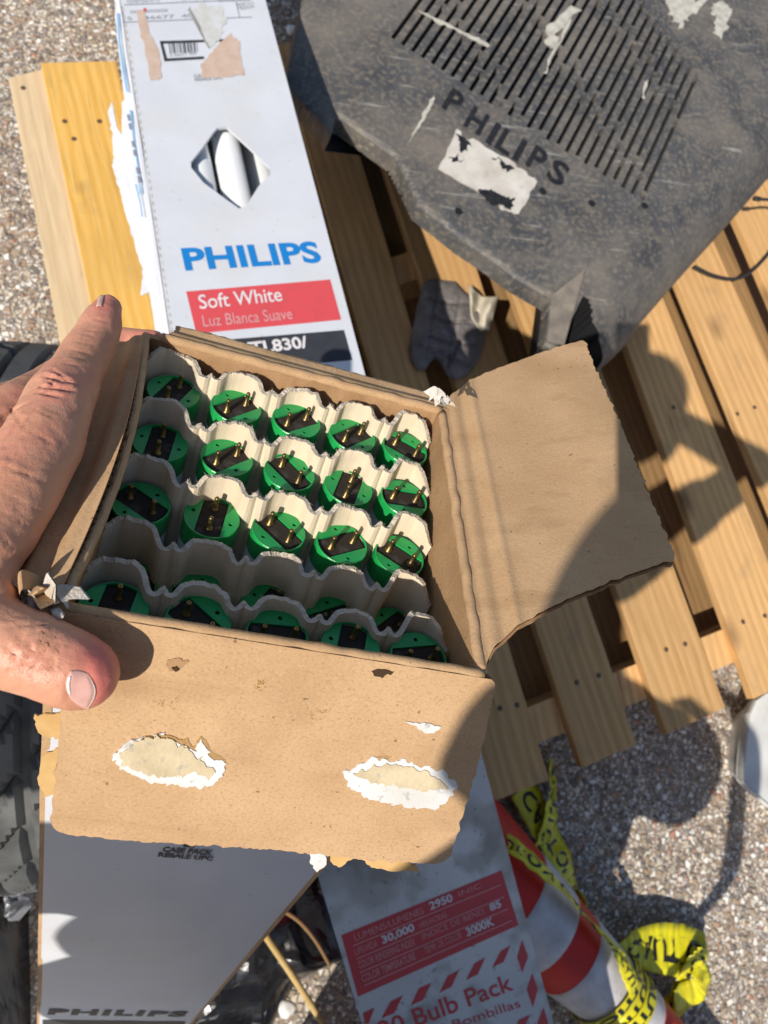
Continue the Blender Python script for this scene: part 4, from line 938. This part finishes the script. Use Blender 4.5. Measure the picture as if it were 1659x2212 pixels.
for k, (pts, r_, l) in enumerate((([(566, 2010, .10), (640, 2120, .09), (700, 2215, .08), (760, 2300, .07)], .0055, 'thick straw-coloured reed between the lower cartons'), ([(580, 1950, .08), (640, 1985, .09), (680, 2030, .08), (712, 2085, .06)], .0035, 'thin bent brown twig above the straw reed'))):
    p = spline([on(*q) for q in pts], 8); V, F = tube_vf(p, r_, 10, rfn=lambda t: r_ * (1 - .25 * t) * (1 + .18 * math.exp(-((t - .5) / .02) ** 2)))
    tag(mesh('dry_reed' if k == 0 else 'twig', V, F, STK if k == 0 else mat('brown_twig', (.22, .13, .06), .8, .2), None, Matrix.Translation(Vector((p[0].x, p[0].y, 0))), smooth=True), l, 'reed' if k == 0 else 'twig')
def pebble(label, px, py, r_, seed, m, h=None):
    bm = bmesh.new(); bmesh.ops.create_icosphere(bm, subdivisions=3, radius=r_); p = on(px, py, (h or 0) + r_ * .5)
    for v in bm.verts: v.co *= 1 + .35 * nz(v.co.x / r_ + seed, v.co.y / r_, v.co.z / r_); v.co.z *= .7
    V, F = bm_vf(bm); tag(mesh('pebble', [v + p for v in V], F, m, None, Matrix.Translation(p), smooth=True), label, 'pebble', 'loose pale pebbles')
WP = mat('white_pebble', (.78, .77, .75), .7, .3, col2=(.66, .64, .60), nscale=60)
pebble('white pebble on the ground between the lower cartons', 620, 2180, .013, 1, WP, .06); pebble('white pebble beside the top of the Soft White carton', 631, 66, .013, 3, WP)
pebble('small white pebble against the tyre at the left', 40, 1690, .008, 5, WP, .0)
random.seed(11)
# a handful of small loose stones that catch the sun: one uncountable scatter
Vs = []; Fs = []
for i in range(900):
    px, py = random.choice([(random.uniform(1150, 1700), random.uniform(1450, 2250)), (random.uniform(-60, 300), random.uniform(-40, 760)), (random.uniform(560, 680), random.uniform(-40, 120))]); p = on(px, py, .0); r_ = random.uniform(.0025, .006)
    bm = bmesh.new(); bmesh.ops.create_icosphere(bm, subdivisions=1, radius=r_)
    for v in bm.verts: v.co = Vector((v.co.x * random.uniform(.8, 1.3), v.co.y, v.co.z * .6)) + p + Vector((0, 0, .001))
    V, F = bm_vf(bm); k = len(Vs); Vs += V; Fs += [[a + k for a in f] for f in F]
def st_x(t, N, L, b, mp, c):
    g_ = N.new('ShaderNodeNewGeometry'); r = N.new('ShaderNodeValToRGB'); e = r.color_ramp; e.interpolation = 'CONSTANT'; e.elements[0].color = (.30, .22, .15, 1); e.elements[1].position = .3; e.elements[1].color = (.52, .46, .38, 1)
    for q, cc in ((.5, (.20, .17, .15)), (.65, (.60, .56, .50)), (.82, (.38, .24, .16)), (.92, (.74, .72, .69))): k = e.elements.new(q); k.color = (*cc, 1)
    L.new(g_.outputs['Random Per Island'], r.inputs[0]); L.new(r.outputs[0], b.inputs['Base Color'])
tag(mesh('gravel', Vs, Fs, mat('loose_gravel', (.4, .35, .3), .8, .3, extra=st_x)), kind='stuff')

# ================================================================== TRAFFIC CONE AND CAUTION TAPE
c0 = on(1100, 1935, .085); c1 = on(1460, 2275, .060); cax = (c1 - c0).normalized(); CL = (c1 - c0).length
CM = Matrix((cax.cross(Vector((0, 0, 1))).normalized(), cax.cross(cax.cross(Vector((0, 0, 1)))).normalized(), cax)).transposed().to_4x4()
CM = Matrix((Vector((0, 0, 1)).cross(cax).normalized(), cax.cross(Vector((0, 0, 1)).cross(cax)).normalized(), cax)).transposed().to_4x4(); CM.translation = c0
ORG = mat('faded_red_plastic', (.56, .020, .012), .5, .3, col2=(.44, .018, .012), nscale=30, bump=.2, bscale=120, sss=0)
WBN = mat('scuffed_white_band', (.56, .54, .55), .5, .4, col2=(.40, .38, .38), nscale=25, bump=.3, bscale=200, extra=lambda t, N, L, b, mp, c: layer(t, N, L, b, mp.outputs[0], c, (.30, .26, .25), 120, .64, .72, fac=.7))
cone = thing('traffic_cone', 'red plastic traffic cone with white bands lying on its side, wound with caution tape', 'traffic cone', Matrix.Translation((c0.x, c0.y, 0)))
rad = lambda z: .098 - .055 * (z + .1) / (CL + .1)
V, F = lathe([(rad(-.30) + .01, -.30), (rad(-.3), -.28)] + [(rad(z), z) for z in np.linspace(-.27, CL + .10, 30)] + [(rad(CL + .1) - .006, CL + .105)], 56); mesh('cone_body', [CM @ v for v in V], F, ORG, cone, smooth=True)
V, F = box_vf(-.17, .17, -.17, .17, -.325, -.30, .006); mesh('cone_base', [CM @ (v + Vector((0, .0, 0))) for v in V], F, mat('black_rubber_base', (.03, .03, .03), .7, .3), cone)
def zp(px, py): d = ray(px, py); q = on(px, py, .14); return (q - c0).dot(cax)
for za, zb, l in ((zp(1140, 1935), zp(1218, 2030), 'upper scuffed white band'), (zp(1290, 2055), zp(1470, 2200), 'wide scuffed white band')):
    V, F = lathe([(rad(za) + .0003, za)] + [(rad(z) + .0011, z) for z in np.linspace(za + .001, zb - .001, 12)] + [(rad(zb) + .0003, zb)], 56, closed=False)
    o = mesh('reflective_band', [CM @ v for v in V], F, WBN, cone, smooth=True); o['label'] = l
YEL = mat('yellow_tape_film', (.68, .62, .012), .3, .5, col2=(.55, .48, .015), nscale=25, bump=.25, bscale=60, bdist=.002)
TBK = mat('black_tape_print', (.015, .015, .012), .35, .5)
tape = thing('caution_tape', 'yellow and black caution tape tangled round the cone', 'tape', on(1240, 1900, 0))
def ribbon(pts, side, text=None, tw=0, name='tape_strip', seed=0, n=10, mirror=False, tspan=(0.05, .95)):
    """pts: (px,py,h,halfwidth m, side angle)"""
    C_ = spline([on(p[0], p[1], p[2]) for p in pts], n); m_ = len(C_)
    hw = [np.interp(i / (m_ - 1) * (len(pts) - 1), range(len(pts)), [p[3] for p in pts]) for i in range(m_)]
    an = [np.interp(i / (m_ - 1) * (len(pts) - 1), range(len(pts)), [p[4] for p in pts]) for i in range(m_)]
    S_ = []
    for i, c in enumerate(C_):
        d = (C_[min(i + 1, m_ - 1)] - C_[max(i - 1, 0)]).normalized(); h = d.cross(Vector((0, 0, 1))).normalized(); u = h.cross(d); S_.append(h * math.cos(math.radians(an[i])) + u * math.sin(math.radians(an[i])))
    def at_(s, t, lift=0):
        k = s * (m_ - 1); i = min(int(k), m_ - 2); f = k - i; c = C_[i].lerp(C_[i + 1], f); q = S_[i].lerp(S_[i + 1], f); w_ = hw[i] * (1 - f) + hw[i + 1] * f
        d = (C_[i + 1] - C_[i]).normalized(); nn = q.cross(d).normalized()
        return c + q * (w_ * (2 * t - 1)) + nn * (.006 * nz(s * 9 + seed, t * 1.5) + .0035 * nz(s * 26 + seed, t * 3, 2) + lift)
    V, F, K = grid_sheet(lambda s, t: at_(s, t), m_ * 2, 6, .0004); o = mesh(name, V, F, YEL, tape, smooth=True)
    if text:
        TV, TF = text_vf(text, .035); a, b = tspan
        for lift in (.0009, -.0013):
            mesh('tape_lettering', [at_(a + (b - a) * (1 - u if mirror else u), .24 + .52 * v, lift) for u, v in TV], TF, TBK, tape)
    return o
ribbon([(1130, 1700, .05, .030, 10), (1175, 1790, .04, .032, 25), (1215, 1860, .05, .034, 35), (1245, 1930, .06, .026, 60), (1262, 1985, .10, .016, 85)], 0, 'CAUTION CAU', seed=1, tspan=(.05, .95))
ribbon([(1190, 1640, .03, .03, 60), (1195, 1720, .04, .03, 50), (1185, 1790, .05, .02, 30), (1160, 1850, .06, .016, 20), (1150, 1900, .10, .014, 20)], 0, 'TION CAUT', seed=2)
ribbon([(1080, 1815, .165, .014, 10), (1130, 1842, .19, .014, 30), (1200, 1905, .18, .013, 60), (1262, 1975, .16, .012, 80), (1320, 2040, .15, .010, 50), (1350, 2085, .15, .014, 20), (1372, 2140, .14, .014, 30)], 0, 'UTION CAUTION CAU', seed=3)
ribbon([(1338, 2065, .08, .012, 0), (1375, 2050, .06, .030, 2), (1425, 2048, .05, .040, 3), (1475, 2054, .045, .043, 4), (1524, 2062, .04, .034, 6)], 0, 'CAUTIO', seed=4, tspan=(.12, .95), mirror=False)
ribbon([(1524, 2050, .06, .022, 40), (1500, 2095, .05, .030, 12), (1480, 2140, .035, .028, 6), (1450, 2185, .03, .020, 10)], 0, 'ION C', seed=5)
ribbon([(1500, 2085, .05, .02, 20), (1522, 2110, .05, .024, 30), (1500, 2140, .04, .024, 10), (1455, 2165, .05, .022, 20)], 0, None, seed=6)
# the turns wound round the tip
zt = zp(1392, 2150)
for k, (dz, wv) in enumerate(((0, .030), (.018, .026), (-.012, .018))):
    def wf(s, t, dz=dz, wv=wv, k=k):
        a = 2 * math.pi * s; z = zt + dz + wv * (t - .5) + .010 * math.sin(a + k); return CM @ Vector((math.cos(a) * (rad(z) + .0028 + .002 * k + .0012 * nz(s * 14, t * 2, k)), math.sin(a) * (rad(z) + .0028 + .002 * k + .0012 * nz(s * 14, t * 2, k)), z))
    V, F, K = grid_sheet(wf, 90, 5, .0004); mesh('tape_strip', V, F, YEL, tape, smooth=True)
    TV, TF = text_vf('CAUTION CAUTION', .03); mesh('tape_lettering', [wf(u * .98, .15 + .7 * v) + (wf(u * .98, .5) - (CM @ Vector((0, 0, zt)))).normalized() * .0012 for u, v in TV], TF, TBK, tape)

# ================================================================== WHITE TUB AT THE RIGHT EDGE
TUB = mat('chalky_white_plastic', (.66, .66, .63), .5, .4, col2=(.50, .49, .46), nscale=12, bump=.2, bscale=100, extra=white_x)
tb = thing('plastic_tub', 'off-white plastic tub with a rounded corner cut by the right edge', 'tub', on(1720, 1640, 0))
O = [(1652, 1498), (1632, 1512), (1620, 1540), (1612, 1600), (1606, 1660), (1606, 1690), (1620, 1708), (1660, 1742), (1760, 1800), (1860, 1700), (1860, 1500), (1700, 1480)]
P = [on(x, y, .075) for x, y in O]; c = sum(P, Vector()) / len(P); V = []; F = []; n = len(P)
for z, s in ((.0, .70), (.05, .90), (.062, .99), (.070, 1.0), (.076, .985), (.073, .955), (.05, .95)):
    for p in P: q = c.lerp(p, s); V.append(Vector((q.x, q.y, z)))
for i in range(6):
    for k in range(n): F.append((i * n + k, i * n + (k + 1) % n, (i + 1) * n + (k + 1) % n, (i + 1) * n + k))
F.append(list(range(n)))
mesh('tub_shell', V, F, TUB, tb)
V = [Vector((c.lerp(p, .955).x, c.lerp(p, .955).y, .071)) for p in P]; mesh('tub_lid', V, [list(range(n))], TUB, tb)

# ================================================================== PERSON HOLDING THE CARTON (left hand in view) AND THE PHONE
def cpx(v):
    cc = A.transposed() @ (v - CAM); return CX - FPX * cc.x / cc.z, CY + FPX * cc.y / cc.z, -cc.z
def skin_x(t, N, L, b, mp, c):
    c = layer(t, N, L, b, mp.outputs[0], c, (.56, .20, .15), 45, .48, .72, detail=4, fac=.6)
    c = layer(t, N, L, b, mp.outputs[0], c, (.62, .36, .23), 90, .56, .72, detail=3, fac=.5)
    at_ = N.new('ShaderNodeVertexColor'); at_.layer_name = 'flush'
    mx = N.new('ShaderNodeMix'); mx.data_type = 'RGBA'; L.new(at_.outputs[0], mx.inputs[0]); L.new(c, mx.inputs[6]); mx.inputs[7].default_value = (.60, .15, .13, 1)
    L.new(mx.outputs[2], b.inputs['Base Color'])
    v = N.new('ShaderNodeTexVoronoi'); v.inputs['Scale'].default_value = 900; v.feature = 'DISTANCE_TO_EDGE'; L.new(mp.outputs[0], v.inputs['Vector'])
    n = N.new('ShaderNodeTexNoise'); n.inputs['Scale'].default_value = 260; n.inputs['Detail'].default_value = 4; L.new(mp.outputs[0], n.inputs['Vector'])
    ad = N.new('ShaderNodeMath'); ad.operation = 'MULTIPLY_ADD'; ad.inputs[1].default_value = .22; L.new(v.outputs[0], ad.inputs[0]); L.new(n.outputs[0], ad.inputs[2])
    u = N.new('ShaderNodeBump'); u.inputs['Strength'].default_value = .38; u.inputs['Distance'].default_value = .0012; L.new(ad.outputs[0], u.inputs['Height']); L.new(u.outputs[0], b.inputs['Normal'])
SKIN = mat('bare_skin', (.62, .31, .195), .46, .4, col2=(.57, .265, .16), nscale=30, sss=.06, extra=skin_x)  # skin's own tone with random mottling and the flush mask
hc = lambda *L: chain([(at(x, y, z), r) for x, y, z, r in L], 24)
hand = []
hand += hc((176, 1454, .2310, .0121), (150, 1443, .2300, .0129), (95, 1420, .2285, .0128), (40, 1400, .2285, .0138), (-10, 1386, .230, .0146), (-90, 1350, .234, .0172), (-230, 1290, .250, .022))   # thumb
hand += hc((234, 664, .335, .0066), (224, 690, .330, .0086), (202, 740, .322, .0103), (165, 802, .306, .0112), (128, 868, .290, .0138))              # index finger
hand += hc((128, 868, .290, .0138), (92, 960, .274, .0150), (20, 1080, .256, .0155), (-55, 1175, .244, .0170), (-150, 1260, .242, .020), (-230, 1290, .245, .022))
hand += hc((40, 886, .315, .0125), (-30, 960, .298, .0150), (-110, 1080, .275, .018), (-260, 1230, .262, .023), (-420, 1330, .27, .028))               # middle knuckle to wrist
hand += hc((40, 886, .315, .0125), (110, 830, .345, .0100), (190, 775, .372, .0095), (262, 742, .385, .0088), (330, 741, .386, .0074))                 # middle finger round the far corner
hand += hc((-60, 905, .34, .012), (60, 850, .385, .0095), (160, 830, .415, .009), (235, 830, .43, .0085))                                              # ring finger
hand += hc((-60, 905, .34, .012), (-190, 1080, .31, .016), (-380, 1280, .29, .024))
hand += hc((-150, 970, .355, .0105), (-30, 930, .40, .0085), (80, 920, .43, .0078), (150, 915, .445, .0070))                                           # little finger
hand += hc((-150, 970, .355, .0105), (-270, 1120, .33, .014), (-420, 1300, .29, .024))
hand += hc((-230, 1290, .245, .022), (-420, 1330, .27, .030)) + hc((-20, 1215, .242, .009), (-40, 1290, .236, .012), (-90, 1350, .234, .015))
WR = at(-420, 1330, .272)
SHL = Vector((-.455, -.43, 1.36)); EL = Vector((-.52, -.30, 1.02))
hand += chain([(WR, .030), (WR.lerp(EL, .5), .038), (EL, .042)], 24)
V, F, N = blob_remesh(hand, .0013, 9)
# creases, tendons and pads: real relief in the skin
def seg_d(X, Y, a, b):
    ax, ay = a; vx, vy = b[0] - ax, b[1] - ay; t = max(0, min(1, ((X - ax) * vx + (Y - ay) * vy) / (vx * vx + vy * vy))); return math.hypot(X - ax - t * vx, Y - ay - t * vy), t
CR = []
for a, b, w_, d in (((28, 1385), (10, 1440), 3, .5), ((45, 1372), (22, 1452), 3, .6), ((62, 1380), (48, 1470), 3.2, .7), ((78, 1390), (68, 1480), 3, .6), ((90, 1360), (92, 1440), 3, .5), ((105, 1385), (112, 1450), 3, .5), ((50, 1395), (88, 1420), 2.5, .5), ((40, 1430), (95, 1445), 2.5, .5), ((60, 1420), (80, 1400), 2.5, .4), ((55, 1455), (90, 1462), 2.5, .4), ((96, 1330), (88, 1385), 3, .4),
    ((95, 812), (150, 828), 4, .8), ((100, 822), (120, 838), 3, .7), ((88, 836), (160, 846), 3.5, .7), ((112, 800), (166, 836), 3, .6), ((80, 846), (132, 858), 3, .5), ((150, 770), (200, 778), 2.5, .25), ((160, 755), (205, 765), 2.5, .22), ((172, 738), (210, 745), 2.5, .2), ((180, 722), (215, 728), 2.5, .2), ((0, 905), (60, 870), 3, .4), ((20, 940), (50, 900), 3, .4), ((10, 1005), (120, 1055), 4, .35), ((5, 1060), (90, 1110), 4, .3), ((10, 960), (28, 1000), 4, .3), ((150, 900), (190, 880), 3, .3),
    ((205, 690), (235, 697), 2.5, .2), ((188, 712), (222, 716), 2.2, .2), ((140, 785), (190, 792), 2.2, .25), ((60, 930), (120, 960), 3, .25), ((30, 1020), (100, 1030), 3, .25), ((60, 980), (130, 1010), 2.5, .2), ((0, 1100), (60, 1140), 3, .3), ((0, 1160), (35, 1190), 3, .3), ((20, 880), (60, 930), 3, .35), ((70, 880), (110, 900), 2.5, .3), ((10, 1350), (120, 1352), 2.5, .25), ((5, 1410), (30, 1475), 3, .4), ((118, 1370), (130, 1430), 2.5, .3), ((36, 1400), (60, 1360), 2.2, .35), ((70, 1435), (100, 1400), 2.2, .35), ((20, 1425), (48, 1410), 2.2, .35), ((118, 1010), (160, 960), 3, .2), ((0, 1330), (60, 1352), 3, .3)): CR.append((a, b, w_ * .9, d * .0016))
flush = []; V2 = []
for v, n in zip(V, N):
    X, Y, Z = cpx(v); d = 0; fl = 0
    facing = n.dot((CAM - v).normalized())
    if -60 < X < 400 and 600 < Y < 1600:
        if facing > -.1:
            for a, b, w_, dep in CR:
                if abs(X - a[0]) < 90 and abs(Y - a[1]) < 90:
                    q, t = seg_d(X, Y, a, b)
                    if q < 4 * w_: d -= dep * math.exp(-(q / w_) ** 2) * math.sin(math.pi * min(1, max(0, t * .9 + .05))) ** .5; d += dep * .45 * math.exp(-((q - 2.2 * w_) / w_) ** 2)
        # flushed finger pads
        for px, py, r_, k in ((225, 1450, 62, 1.0), (208, 1395, 45, .55), (228, 660, 40, .75), (330, 735, 40, 1.1), (140, 1400, 40, .2), (60, 1425, 45, .35), (110, 940, 40, .3), (130, 830, 40, .35), (225, 1520, 40, .8)):
            q = math.hypot(X - px, Y - py); fl += k * math.exp(-(q / r_) ** 2)
        # flat nail bed
        q = math.hypot((X - 176) / 42, (Y - 1492) / 52)
        if q < 1 and facing > 0: d -= .0012 * (1 - q * q)
    d += .0007 * nz(v.x * 70, v.y * 70, v.z * 70) + .00025 * nz(v.x * 260, v.y * 260, v.z * 260)
    V2.append(v + n * d); flush.append(min(1, fl * .75))
hv, hf = V2, F
# torso, head, other arm: out of the picture, they throw the shade on the right-hand side
SHR = Vector((-.09, -.52, 1.32)); body = []; NK = Vector((-.24, -.42, 1.42)); HD_ = Vector((-.163, -.352, 1.506)); CH = Vector((-.25, -.56, 1.16)); HP = Vector((.07, -.65, .76))
sd_ = (SHR - SHL).normalized() * .07
for q in (-1, 1): body += chain([(HP + sd_ * q, .120), (HP.lerp(CH, .5) + sd_ * q, .115), (CH + sd_ * q * 1.3, .135)], 32)
body += chain([(SHL, .055), (SHL.lerp(SHR, .4), .090), (SHR, .055)], 24)
body += chain([(SHL.lerp(SHR, .5), .07), (NK, .058), (HD_ + Vector((-.02, -.03, -.06)), .055)], 24)
fw = Vector((.35, .80, -.48)).normalized(); ud = Vector((.2, .4, .9)); ud = (ud - fw * ud.dot(fw)).normalized(); sx = fw.cross(ud)
hp = lambda a, b, c: HD_ + (sx * a + fw * b + ud * c) * 1.08
body += chain([(hp(0, -.035, .015), .094), (hp(0, .015, .045), .088)], 28) + chain([(hp(0, .035, -.045), .050), (hp(0, .055, -.085), .036)], 20)
body += chain([(hp(0, .088, .02), .010), (hp(0, .108, -.015), .013)], 14) + chain([(hp(-.02, .085, -.05), .008), (hp(.02, .085, -.05), .008)], 10)
for q in (-1, 1): body += chain([(hp(q * .080, -.01, -.02), .014), (hp(q * .086, -.02, .015), .016)], 12) + chain([(hp(q * .02, .078, .035), .010), (hp(q * .045, .070, .035), .010)], 10)
body += chain([(SHL, .052), (SHL.lerp(EL, .5), .047), (EL, .041)], 20)
ELR = Vector((.245, -.345, 1.355)); WRR = CAM + A @ Vector((.062, -.165, .006))
body += chain([(SHR, .052), (SHR.lerp(ELR, .5), .046), (ELR, .040), (WRR, .027)], 20)
for s, x in ((0, .02), (1, .21)): body += chain([(Vector((x, -.67, .68)), .085), (Vector((x, -.66, .42)), .062), (Vector((x, -.72, .10)), .042), (Vector((x, -.64, .04)), .038)], 20)
V, F, N = blob_remesh(body, .008, 4); n0 = len(hv)
# right hand round the lower part of the phone
PM = (A).to_4x4(); PM.translation = CAM + A @ Vector((.034, -.062, .010))
rh = []
pl = lambda x, y, z: PM @ Vector((x, y, z))
rh += chain([(WRR, .026), (pl(.0, -.085, .006), .024), (pl(.01, -.05, .012), .018)], 18)
for i, y in enumerate((-.034, -.048, -.062, -.075)): rh += chain([(pl(.012, -.05 - i * .008, .012), .010), (pl(-.024, y, -.005), .0080), (pl(-.037, y + .002, .002), .0070), (pl(-.034, y + .002, .012), .0062)], 14)
rh += chain([(pl(.010, -.075, .014), .014), (pl(.046, -.045, .012), .0105), (pl(.038, -.015, .018), .0090), (pl(.022, .004, .018), .0085)], 14)
V3, F3, N3 = blob_remesh(rh, .0022, 6)
allv = hv + V + V3; allf = hf + [[i + n0 for i in f] for f in F] + [[i + n0 + len(V) for i in f] for f in F3]
person = thing('person', 'person whose bare left hand grips the open carton, thumb in front', 'person', Vector((-.06, -.63, 0)))
pb = mesh('body', allv, allf, SKIN, person, smooth=True)
ca = pb.data.color_attributes.new('flush', 'FLOAT_COLOR', 'POINT')
for i, d in enumerate(ca.data): k = flush[i] if i < n0 else 0; d.color = (k, k, k, 1)
# clothes
CLO = mat('dark_blue_shirt', (.05, .06, .09), .9, .15, col2=(.06, .07, .10), nscale=60, bump=.4, bscale=400)
DEN = mat('dark_denim', (.03, .04, .07), .9, .15, col2=(.05, .06, .09), nscale=120, bump=.4, bscale=600)
sh = []
for q in (-1, 1): sh += chain([(HP + sd_ * q + Vector((0, 0, -.02)), .134), (HP.lerp(CH, .5) + sd_ * q, .129), (CH + sd_ * q * 1.3, .147)], 32)
sh += chain([(CH + Vector((-.06, 0, .02)), .13), (Vector((-.37, -.55, .98)), .12), (Vector((-.33, -.56, .80)), .11)], 28) + chain([(CH.lerp(HP, .4), .13), (Vector((.20, -.64, .88)), .12), (Vector((.36, -.66, .78)), .085)], 28)  # unseen side bulges added to the clothing to widen the cast shade
sh += chain([(SHL, .064), (SHL.lerp(SHR, .5), .094), (SHR, .064)], 24) + chain([(SHL, .062), (SHL.lerp(EL, .55), .056)], 20) + chain([(SHR, .062), (SHR.lerp(ELR, .55), .054)], 20)
V, F, N = blob_remesh(sh, .008, 4); mesh('shade_jacket', [v + n * .004 * nz(v.x * 14, v.y * 14, v.z * 14) for v, n in zip(V, N)], F, CLO, person, smooth=True)
tr = chain([(HP + sd_ + Vector((0, 0, -.05)), .132), (HP - sd_ + Vector((0, 0, -.05)), .132)], 28)
for q, x in ((0, .02), (1, .21)): tr += chain([(Vector((x, -.67, .66)), .096), (Vector((x, -.66, .42)), .074), (Vector((x, -.72, .12)), .056)], 20)
V, F, N = blob_remesh(tr, .008, 4); mesh('trousers', V, F, DEN, person, smooth=True)
for x in (.02, .21):
    V, F, N = blob_remesh(chain([(Vector((x, -.74, .05)), .046), (Vector((x, -.66, .042)), .040), (Vector((x, -.58, .036)), .034)], 18), .005, 4); mesh('shoe', [Vector((v.x, v.y, max(v.z, .002))) for v in V], F, BLACKP, person, smooth=True)
hb = chain([(hp(0, -.045, .022), .099), (hp(0, .0, .060), .090)], 28); V, F, N = blob_remesh(hb, .006, 3)
mesh('hair', [v for v in V], F, mat('short_dark_hair', (.03, .022, .018), .8, .2, bump=.6, bscale=300), person, smooth=True)
# thumbnail: a thin curved plate let into the thumb
from mathutils.bvhtree import BVHTree
bvh = BVHTree.FromPolygons([tuple(v) for v in hv], [tuple(f) for f in hf])
NAILM = mat('thumb_nail', (.66, .36, .29), .22, .5, col2=(.70, .41, .35), nscale=140, stretch=(1, 1, 1), coat=.5)
NO = [(160, 1441), (178, 1444), (196, 1452), (205, 1470), (207, 1496), (203, 1520), (196, 1537), (178, 1534), (158, 1524), (139, 1512), (140, 1495), (146, 1468), (152, 1450)]
def on_skin(px, py, lift):
    d = ray(px, py).normalized(); h = bvh.ray_cast(CAM, d)
    if h[0] is None:
        q = bvh.find_nearest(at(px, py, .231 if py > 1200 else .335)); h = q
    return h[0] + h[1] * lift
def nail_pt(s, t):
    # s along the thumb, t across
    a = Vector((149 + 3 * (t - .5), 0)); L_ = Vector((152 - 10 * math.sin(math.pi * t), 1448 + 62 * t)); R_ = Vector((186 + 20 * math.sin(math.pi * t) + 2 * t, 1452 + 82 * t)); p = L_.lerp(R_, s); p.y += (t - .5) * 5 * math.sin(math.pi * s)
    e = min(s, 1 - s, t, 1 - t) ; return on_skin(p.x, p.y, .0001 + .0006 * min(1, e * 6))
V, F, K = grid_sheet(nail_pt, 20, 20, -.0001); nl = mesh('fingernail', V, F, NAILM, person, smooth=True); nl['label'] = 'pink thumbnail, cut short'
V, F, K = grid_sheet(lambda s, t: nail_pt(.955 + .045 * s, .03 + .94 * t) + (CAM - nail_pt(1, t)).normalized() * .0003, 3, 20, -.0001); mesh('nail_edge', V, F, mat('nail_edge', (.80, .66, .56), .4, .4), nl, smooth=True)
V, F, K = grid_sheet(lambda s, t: nail_pt(.02 + .10 * s, .2 + .6 * t) + (CAM - nail_pt(1, t)).normalized() * .0003, 3, 20, -.0001); mesh('nail_moon', V, F, mat('nail_moon', (.78, .62, .58), .35, .4), nl, smooth=True)
V, F, K = grid_sheet(lambda s, t: on_skin(213 + 12 * s - 5 * t, 640 + 24 * t, .0004 + .0004 * math.sin(math.pi * s)), 10, 10, -.0001); mesh('fingernail', V, F, NAILM, person, smooth=True)
# fine hairs on the back of the hand
random.seed(21); V = []; F = []
for i in range(420):
    px, py = random.choice([(random.gauss(95, 45), random.gauss(900, 55)), (random.gauss(185, 18), random.gauss(735, 40)), (random.gauss(40, 30), random.gauss(1010, 50)), (random.gauss(90, 40), random.gauss(1400, 30))])
    d = ray(px, py).normalized(); h = bvh.ray_cast(CAM, d)
    if h[0] is None or h[2] is None: continue
    p = h[0]; t = (ray(px + 9, py + 12) - ray(px, py)).normalized(); q = p + t * random.uniform(.001, .0032) + h[1] * .0007; s_ = t.cross(h[1]).normalized() * .00006; k = len(V)
    V += [p - s_, p + s_, q]; F.append((k, k + 1, k + 2))
mesh('skin_hair', V, F, mat('fair_hair', (.45, .28, .14), .5, .4), person)
V, F, K = grid_sheet((lambda pts: (lambda s, t: pts[min(int(s * (len(pts) - 1)), len(pts) - 1)] + Vector((.0, .0, .0)) + Vector((.72, -.30, .62)) * .019 * (2 * t - 1)))(spline([(.12, -.66, 1.14), (.22, -.72, 1.12), (.308, -.74, 1.07), (.39, -.74, .95), (.445, -.74, .837), (.512, -.74, .709), (.567, -.74, .582), (.543, -.74, .48), (.497, -.74, .411), (.443, -.74, .35), (.30, -.72, .30)], 6)), 60, 4, .003)
mesh('shadow_strap', V, F, CLO, person, smooth=True)  # unseen strap, added only to throw the bent shadow band on the ground
# phone
ph = thing('phone', 'black phone held in the right hand above the carton', 'phone', PM)
V, F = box_vf(-.037, .037, -.078, .065, .0, .008, .003); mesh('phone_body', [PM @ v for v in V], F, TVI, ph)
V, F = box_vf(-.034, .034, -.074, .061, .0081, .0084); mesh('phone_screen', [PM @ v for v in V], F, mat('dark_screen_glass', (.01, .01, .012), .08, .5), ph)
